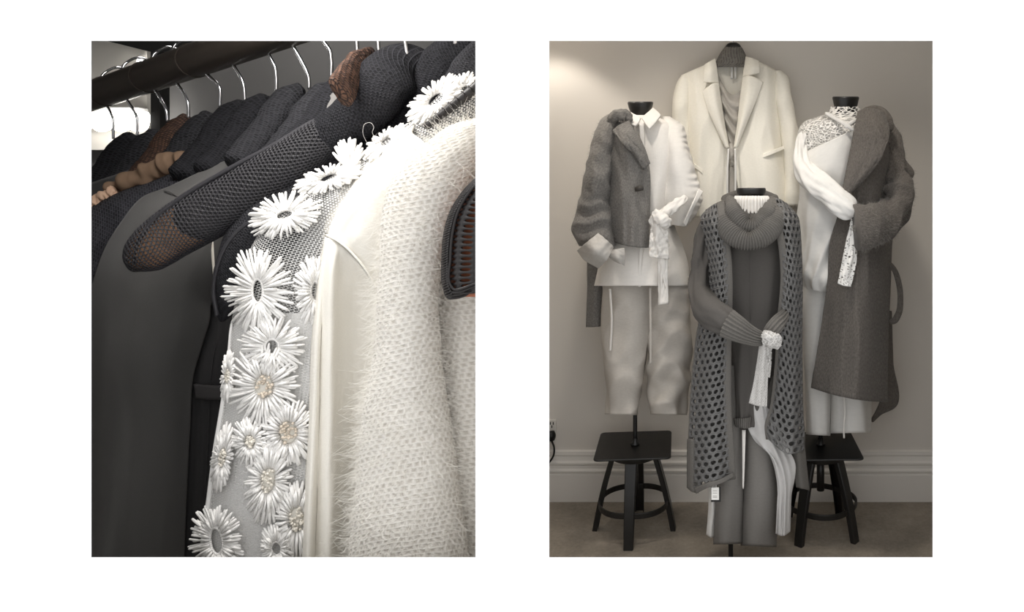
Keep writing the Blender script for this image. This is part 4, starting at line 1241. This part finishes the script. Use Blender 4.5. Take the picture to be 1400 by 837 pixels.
dd = [3.115, 3.11, 3.12, 3.14, 3.17, 3.21, 3.24, 3.27]
rod('edge_cord', [P(x, y, d - .02) for (x, y), d in zip(up, dd)], .010, M['cord'], la, 10, 90)

# hanger of the daisy top and white daisy top
ha = thing('coat_hanger', P(302, 436, 3.2), 'black crochet hanger end inside the sheer daisy top', 'hanger', 'crochet-covered coat hangers on the rail')
tube('padded_arm', [(520, 190, 3.34, 18), (470, 226, 3.28, 24), (410, 270, 3.23, 34), (362, 318, 3.20, 42), (334, 362, 3.19, 38), (316, 402, 3.19, 25), (306, 428, 3.19, 14), (303, 440, 3.19, 7)], M['black_knit2'], ha, 90, 40, .6, folds(.006, 5, 6, 223))
rod('arm_seam', [P(297, 432, 3.14), P(292, 396, 3.12), P(297, 366, 3.10), P(309, 336, 3.09), P(329, 312, 3.09), P(352, 297, 3.10)], .008, M['cord'], ha, 10, 60)

DT = [(104, 622, 668, 3.22, .05), (150, 580, 655, 3.21, .06), (195, 520, 630, 3.19, .07), (224, 476, 600, 3.16, .085), (250, 440, 560, 3.14, .10), (276, 393, 515, 3.12, .11), (304, 362, 495, 3.11, .115), (340, 341, 485, 3.10, .12),
      (390, 325, 480, 3.10, .125), (440, 316, 478, 3.10, .13), (500, 311, 475, 3.10, .13), (560, 303, 472, 3.10, .135), (620, 293, 468, 3.10, .14), (690, 284, 466, 3.10, .14), (762, 273, 465, 3.10, .14), (860, 262, 462, 3.10, .14)]
dt = thing('daisy_top', P(370, 762, 3.1), 'sheer white tulle top covered in large thread daisies', 'top')
dfold = folds(.012, 3, 2.2, 231, .006, 7, 4)
loft('tulle_body', DT, M['tulle'], dt, 110, 110, fold=dfold, caps=(False, False))
lin_rows = [(y, xl + 5, xr - 4, d, t * .82) for y, xl, xr, d, t in DT if y >= 440]
lin_rows = [(428, 330, 476, 3.10, .10)] + lin_rows
loft('tulle_lining', lin_rows, M['tulle_dense'], dt, 90, 60, fold=folds(.016, 4, 2, 233), caps=(False, False))
tube('side_seam', [(317, 438, 3.09, 2.2), (312, 500, 3.085, 2.6), (304, 560, 3.08, 3.4), (296, 612, 3.08, 4), (287, 680, 3.08, 4), (276, 762, 3.08, 4)], M['tulle_dense'], dt, 50, 14)

DTa = interp(np.array(DT), 300, key=[0, 1])


def skin(x, y):
    """depth of the front of the daisy top at a pixel"""
    k = int(np.argmin(abs(DTa[:, 0] - y)))
    _, xl, xr, d, t = DTa[k]
    q = (x - (xl + xr) / 2) / max(1, (xr - xl) / 2)
    return d - t * math.sqrt(max(0, 1 - min(1, abs(q)) ** 2))


def daisy(cx, cy, a, b, ang, ca, cb, style, seed, span=(0, 360), n=60):
    """a=half length, b=half width of the flower as it lies on the cloth, ca/cb its centre"""
    rd = random.Random(seed)
    a, b = a * 1.07, b * 1.07
    bm = bmesh.new()
    co, si = math.cos(math.radians(ang)), math.sin(math.radians(ang))

    def pos(phi, rho, lift):
        ex, ey = math.cos(phi) * (ca + (a - ca) * rho), math.sin(phi) * (cb + (b - cb) * rho)
        x, y = cx + ex * co - ey * si, cy + ex * si + ey * co
        return P(x, y, skin(x, y) - .012 - lift)
    full = span == (0, 360)
    for layer in range(2):
        m = n if layer == 0 else int(n * .55)
        for k in range(m):
            ph = math.radians(span[0] + (span[1] - span[0]) * (k + rd.uniform(-.25, .25) + .5 * layer) / m)
            L = rd.uniform(.80, 1.06) if layer == 0 else rd.uniform(.5, .75)
            dphi = rd.uniform(-.10, .10)
            lift = rd.uniform(.010, .028) + .012 * layer
            wpx = rd.uniform(1.4, 2.0) * (1 if a > 40 else .9)
            R = [pos(ph + dphi * t, L * t, lift * math.sin(math.pi * min(1, t * .85)) + .004 * rd.random()) for t in (0, .15, .4, .65, .85, .96, 1.0)]
            ws = [.7, .95, 1, 1.05, 1.1, .95, .45]
            rings = []
            for j, p in enumerate(R):
                t = (R[min(j + 1, 6)] - R[max(j - 1, 0)]).normalized()
                s = t.cross(Vector((0, 1, 0)))
                if s.length < .05:
                    s = Vector((1, 0, 0))
                s.normalize()
                f = t.cross(s)
                r = wpx * ws[j] * p.y / F
                rings.append([bm.verts.new(p + s * (r * math.cos(q * math.pi / 3)) + f * (r * .8 * math.sin(q * math.pi / 3))) for q in range(6)])
            for j in range(6):
                for q in range(6):
                    bm.faces.new((rings[j][q], rings[j][(q + 1) % 6], rings[j + 1][(q + 1) % 6], rings[j + 1][q]))
            bm.faces.new(rings[0])
            bm.faces.new(rings[-1])
    o = finish('thread_daisy', bm, M['thread'], dt)
    bm = bmesh.new()
    if style in ('tan', 'white'):
        for k in range(34):
            rr = math.sqrt(rd.random())
            th = rd.uniform(0, 6.28)
            ex, ey = ca * rr * math.cos(th), cb * rr * math.sin(th)
            x, y = cx + ex * co - ey * si, cy + ex * si + ey * co
            mt = Vector(P(x, y, skin(x, y) - .03 - .01 * rd.random()))
            r = bmesh.ops.create_uvsphere(bm, u_segments=8, v_segments=6, radius=rd.uniform(1.5, 2.4) * mt.y / F)
            for v in r['verts']:
                v.co += mt
        bd = bmesh.new()
        rings = []
        for rr in (.05, .4, .75, 1.12):
            ring = []
            for q in range(24):
                th = 2 * math.pi * q / 24
                ex, ey = ca * rr * math.cos(th), cb * rr * math.sin(th)
                x, y = cx + ex * co - ey * si, cy + ex * si + ey * co
                ring.append(P(x, y, skin(x, y) - .024 + .012 * rr * rr))
            rings.append(ring)
        finish('center_backing', grid_bm(rings, True, [[(0, 0)] * 25] * 4, (True, False)), M['cream_knit'], o, .004)
        finish('beaded_center', bm, M['bead_tan' if style == 'tan' else 'bead_white'], o)
    else:
        # stitched ring round an open tulle eye
        for k in range(40):
            th = 2 * math.pi * k / 40
            ex, ey = (ca + 1.5) * math.cos(th), (cb + 1.5) * math.sin(th)
            x, y = cx + ex * co - ey * si, cy + ex * si + ey * co
            mt = P(x, y, skin(x, y) - .024)
            r = bmesh.ops.create_uvsphere(bm, u_segments=8, v_segments=6, radius=1.7 * mt.y / F)
            for v in r['verts']:
                v.co += mt
        finish('stitched_center_ring', bm, M['thread'], o)
    return o


daisy(389, 294, 50, 29, -16, 11, 5, 'open', 1)
daisy(352.4, 398, 57, 46, 90, 15, 6, 'open', 2)
daisy(431, 398, 47, 29, 90, 12, 5, 'open', 3)
daisy(450, 243, 48, 17, -18, 12, 4, 'open', 4)
daisy(478, 232, 40, 26, -90, 4, 4, 'open', 5, (-60, 60), 26)
daisy(596, 136, 46, 22, -38, 12, 6, 'open', 6)
daisy(632, 122, 26, 20, -40, 8, 5, 'open', 16, (-90, 90), 22)
daisy(528, 194, 36, 15, -34, 8, 4, 'open', 7)
daisy(361, 528, 54, 47, 90, 15, 12, 'tan', 8, n=68)
daisy(372, 474, 46, 40, 0, 8, 9, 'open', 9)
daisy(394, 592, 46, 36, 90, 15, 12, 'tan', 10)
daisy(367, 657, 58, 31, 95, 17, 9, 'white', 11, n=64)
daisy(406, 710, 50, 31, 90, 16, 10, 'white', 12)
daisy(296, 740, 47, 36, 82, 17, 7, 'open', 13, n=64)
daisy(304, 626, 46, 14, 100, 12, 4, 'white', 14, n=44)
daisy(311, 514, 36, 9, 95, 8, 3, 'white', 15, n=36)
daisy(378, 750, 34, 22, 85, 8, 6, 'open', 17)
daisy(342, 604, 34, 24, 80, 8, 6, 'white', 18)

lt_ = rod('loose_thread', [P(509, 210, 3.02), P(503, 198, 3.02), P(496, 180, 3.01), P(499.5, 169, 3.0), P(507, 168, 3.0), P(511, 174, 3.0), P(509, 181, 3.0), P(512.6, 188, 3.01), P(515, 194, 3.03)], .0006, M['thread'], None, 6, 70)
tag(lt_, 'loose white thread loop curling up above the daisies', 'thread')

# cream fine knit
cb_ = thing('cream_jumper', P(450, 762, 3.0), 'cream fine-knit jumper with a crisp sleeve fold beside the daisy top', 'jumper')
sheet('shoulder', [[(566, 172, 3.14), (563, 180, 3.05), (575, 190, 2.99), (590, 205, 2.97), (615, 225, 2.98)],
                   [(540, 192, 3.14), (546, 201, 3.02), (558, 216, 2.96), (574, 236, 2.95), (596, 256, 2.98)],
                   [(513, 214, 3.14), (520, 224, 3.01), (533, 240, 2.945), (550, 262, 2.94), (572, 285, 2.98)],
                   [(482, 242, 3.13), (490, 253, 3.00), (505, 272, 2.94), (522, 294, 2.935), (548, 318, 2.98)],
                   [(463, 268, 3.12), (472, 279, 2.99), (489, 300, 2.94), (508, 323, 2.935), (538, 348, 2.98)],
                   [(449, 295, 3.11), (457, 304, 2.99), (474, 321, 2.94), (496, 346, 2.935), (528, 374, 2.98)],
                   [(442, 317, 3.10), (449, 321, 2.99), (463, 329, 2.945), (484, 348, 2.94), (518, 398, 2.97)]], M['cream_knit'], cb_, 50, 60, folds(.006, 2, 2, 241), .008)
tube('armhole_seam', [(443, 320, 3.03, 1.6), (450, 323, 2.965, 1.8), (463, 330, 2.93, 1.8), (483, 348, 2.925, 1.6), (501, 370, 2.93, 1.4), (517, 399, 2.955, 1.2)], M['cream_knit'], cb_, 50, 10)
sheet('sleeve', [[(443, 321, 3.12), (445, 324, 3.0), (452, 326, 2.955), (464, 333, 2.945), (482, 350, 2.96), (520, 400, 2.985)],
                 [(436, 358, 3.06), (439, 359, 2.98), (447, 360, 2.935), (457, 358, 2.915), (462, 360, 2.94), (482, 372, 2.985), (526, 410, 3.0)],
                 [(431, 400, 3.06), (434, 400, 2.965), (443, 400, 2.92), (455, 400, 2.90), (460, 401, 2.93), (478, 406, 2.995), (530, 430, 3.01)],
                 [(426, 452, 3.06), (429, 452, 2.955), (441, 452, 2.91), (454.5, 452, 2.895), (459, 452, 2.925), (478, 455, 3.0), (530, 470, 3.02)],
                 [(421, 566, 3.06), (424, 566, 2.95), (438, 566, 2.908), (454, 566, 2.893), (458, 566, 2.92), (478, 566, 3.0), (525, 566, 3.02)],
                 [(414, 700, 3.06), (417, 700, 2.95), (434, 700, 2.908), (454, 700, 2.893), (458, 700, 2.92), (476, 700, 3.0), (515, 700, 3.02)],
                 [(408, 860, 3.06), (411, 860, 2.95), (430, 860, 2.908), (454, 860, 2.893), (458, 860, 2.92), (474, 860, 3.0), (510, 860, 3.02)]], M['cream_knit'], cb_, 90, 100, folds(.003, 3, 2, 243), .008)
hb = thing('coat_hanger', P(625, 142, 3.05), 'slim black hanger bar between the daisy shoulder and the ivory mohair', 'hanger', 'crochet-covered coat hangers on the rail')
tube('bar', [(670, 102, 3.06, 7), (640, 128, 3.05, 7), (610, 152, 3.05, 6), (580, 176, 3.05, 5)], M['cord_dark'], hb, 40, 16, .8)
for k in range(9):
    x, y = 662 - 9 * k, 109 + 7.4 * k
    rod('cord_wrap', [P(x - 4, y - 6, 3.035), P(x, y, 3.02), P(x + 3, y + 7, 3.035)], .004, M['cord_dark'], hb, 6, 12)

# ivory mohair
mo = thing('mohair_jumper', P(560, 762, 2.95), 'ivory mohair jumper with rows of open stitches, nearest garment at right', 'jumper')
MS = [(160, 640, 690, 2.93, .05, -8), (168, 614, 690, 2.91, .08, -10), (180, 596, 680, 2.90, .10, -12), (211, 559, 664, 2.88, .13, -12), (243, 534, 650, 2.87, .14, -12), (286, 523, 632, 2.87, .145, -10), (330, 521, 616, 2.87, .145, -8), (372, 520, 604, 2.87, .14, -6), (410, 517, 599, 2.87, .14, -6),
      (455, 515, 601, 2.87, .14, -6), (515, 506, 606, 2.87, .145, -6), (540, 500, 610, 2.87, .145, -6), (620, 491, 622, 2.87, .15, -6), (690, 484, 630, 2.87, .15, -6), (762, 476, 640, 2.87, .155, -6), (860, 466, 650, 2.87, .155, -6)]
ms = loft('mohair_sleeve', MS, M['mohair'], mo, 130, 150, fold=folds(.010, 2.5, 3, 251, .004, 12, 20), thick=.004)
mb = loft('mohair_body', [(166, 640, 682, 3.02, .10), (230, 600, 684, 3.02, .14), (320, 588, 686, 3.02, .15), (450, 585, 686, 3.02, .15), (600, 590, 686, 3.02, .15), (760, 600, 686, 3.02, .15), (860, 600, 686, 3.02, .15)], M['mohair'], mo, 110, 100, fold=folds(.02, 4, 1, 253), thick=.004)
fuzz('mohair_fluff', ms, 5200, .045, .0007, M['mohair_hair'], mo, curl=.9, seed=11, keep=lambda c, n: n.y < .35)
fuzz('mohair_fluff', mb, 1500, .05, .0007, M['mohair_hair'], mo, curl=.9, seed=12, keep=lambda c, n: n.y < .2)

# crochet hanger end at the right edge
ch = thing('coat_hanger', P(625, 408, 2.7), 'brown-black corded hanger end with orange wood, at the right edge before ivory mohair', 'hanger', 'crochet-covered coat hangers on the rail')
ledge = [(236, 662), (248, 646), (268, 628), (293, 614), (318, 607), (353, 604), (392, 605.5), (405, 611)]
redge = [(236, 740), (248, 740), (268, 738), (293, 736), (318, 734), (353, 732), (385, 728), (393, 720)]
rows = []
for (y, xl), (y2, xr) in zip(ledge, redge):
    rows.append([(xl + 2, y, 2.70), (xl + 10, y + (y2 - y) * .1, 2.665), (xl + (xr - xl) * .45, y + (y2 - y) * .45, 2.64), (xr, y2, 2.66)])
pts, _ = sheet_pts(rows, 40, 60)
net('cord_net', pts, M['cord_dark'], ch, 6, 24, .72, .009, brick=False, squash=.85, n=12, jitter=.08)
wr = []
for (y, xl), (y2, xr) in zip(ledge, redge):
    wr.append((y + 1, xl + 6, xr, 2.70, .042))
loft('wooden_arm', wr, M['orange_wood'], ch, 60, 40, caps=(True, True))
for off, dz in ((0, 2.68), (3.6, 2.655), (7.0, 2.645), (10.5, 2.64)):
    rod('edge_cord', [P(xl + 1.5 + off, y - (off * .25 if y < 300 else 0), dz) for y, xl in ledge[:-1]] + [P(612 + off * .8, 406 - off, dz), P(626, 406.5 - off, dz - .01), P(648, 399 - off, dz - .01), P(690, 388 - off, dz - .01)], .0058, M['cord_dark'], ch, 8, 90)
# two twists round the first cord
for k in range(46):
    y = 250 + k * 3.4
    x = float(np.interp(y, [q[0] for q in ledge], [q[1] for q in ledge]))
    rod('cord_wrap', [P(x + .5, y + 1.5, 2.668), P(x + 4.5, y, 2.645), P(x + 8.5, y - 1.8, 2.64)], .0042, M['cord_dark'], ch, 6, 8)


# ================================================================== light, sky and camera
w = bpy.data.worlds.new('World')
S.world = w
w.use_nodes = True
nt = w.node_tree
bg = nt.nodes['Background']
tc = nt.nodes.new('ShaderNodeTexCoord')
sx = nt.nodes.new('ShaderNodeSeparateXYZ')
mr = nt.nodes.new('ShaderNodeMapRange')
mr.inputs[1].default_value = -.4
mr.inputs[2].default_value = .80
mr.inputs[3].default_value = .80
mr.inputs[4].default_value = 1.75
nt.links.new(tc.outputs['Generated'], sx.inputs[0])
nt.links.new(sx.outputs['Z'], mr.inputs[0])
nt.links.new(mr.outputs[0], bg.inputs['Strength'])
bg.inputs['Color'].default_value = (1, 1, 1, 1)


def lamp(name, kind, loc, target, power, col=(1, 1, 1), size=.3, **kw):
    d = bpy.data.lights.new(name, kind)
    d.energy = power
    d.color = col
    if kind == 'AREA':
        d.shape = 'RECTANGLE'
        d.size = size
        d.size_y = kw.pop('size_y', size)
    else:
        d.shadow_soft_size = size
    for k, v in kw.items():
        setattr(d, k, v)
    o = bpy.data.objects.new(name, d)
    COL.objects.link(o)
    o.location = loc
    o.rotation_euler = (Vector(target) - Vector(loc)).to_track_quat('-Z', 'Y').to_euler()
    return o


WARM = (1.0, .93, .84)
lamp('wall_washer', 'SPOT', (-.93, 3.22, 2.40), (-.92, 3.27, 1.2), 15, WARM, .03, spot_size=math.radians(100), spot_blend=.4)
lamp('key_fill_spot', 'SPOT', (-.45, 2.62, 2.75), (-.3, 3.2, 1.1), 34, WARM, .06, spot_size=math.radians(75), spot_blend=.8)
lamp('key_fill_spot', 'SPOT', (.35, 2.62, 2.75), (.45, 3.2, 1.05), 28, WARM, .06, spot_size=math.radians(65), spot_blend=.9)
lamp('key_fill_spot', 'SPOT', (-.02, 2.6, 2.75), (.02, 2.9, .9), 14, WARM, .06, spot_size=math.radians(60), spot_blend=.9)
lamp('overhead_fill', 'AREA', (.35, 2.66, 2.8), (.3, 3.2, .6), 2, (1, .96, .9), 1.6, size_y=.25)  # soft overhead fill added to lift the display; no panel hangs there
lamp('key_fill_spot', 'SPOT', (1.25, 2.66, 2.5), (.62, 3.5, .75), 7, WARM, .06, spot_size=math.radians(55), spot_blend=1.0)  # added fill spot to brighten the lower right of the back wall
lamp('far_wall_fill', 'AREA', (-3.3, 5.0, 3.2), (-3.0, 6.2, 1.2), 20, (1, .97, .94), 1.5, size_y=.5)  # added unseen light, only brightens the wall behind the rail
lamp('rail_panel_light', 'AREA', (-1.95, 2.68, 2.75), (-1.75, 3.2, 1.0), 42, (1, .97, .93), .9, size_y=.4)

cam = bpy.data.cameras.new('camera')
cam.sensor_fit = 'HORIZONTAL'
cam.sensor_width = 36
cam.lens = 36 * F / 1400
cam.shift_x = (700 - CX) / 1400
cam.shift_y = -(418.5 - CY) / 1400
cam.clip_start = .05
co = bpy.data.objects.new('camera', cam)
COL.objects.link(co)
co.location = (0, 0, H)
co.rotation_euler = (math.pi / 2, 0, 0)
S.camera = co
S.view_settings.view_transform = 'Standard'
S.view_settings.look = 'None'
S.view_settings.gamma = 1
S.view_settings.exposure = 0
S.view_settings.use_curve_mapping = False
S.cycles.transparent_max_bounces = 24
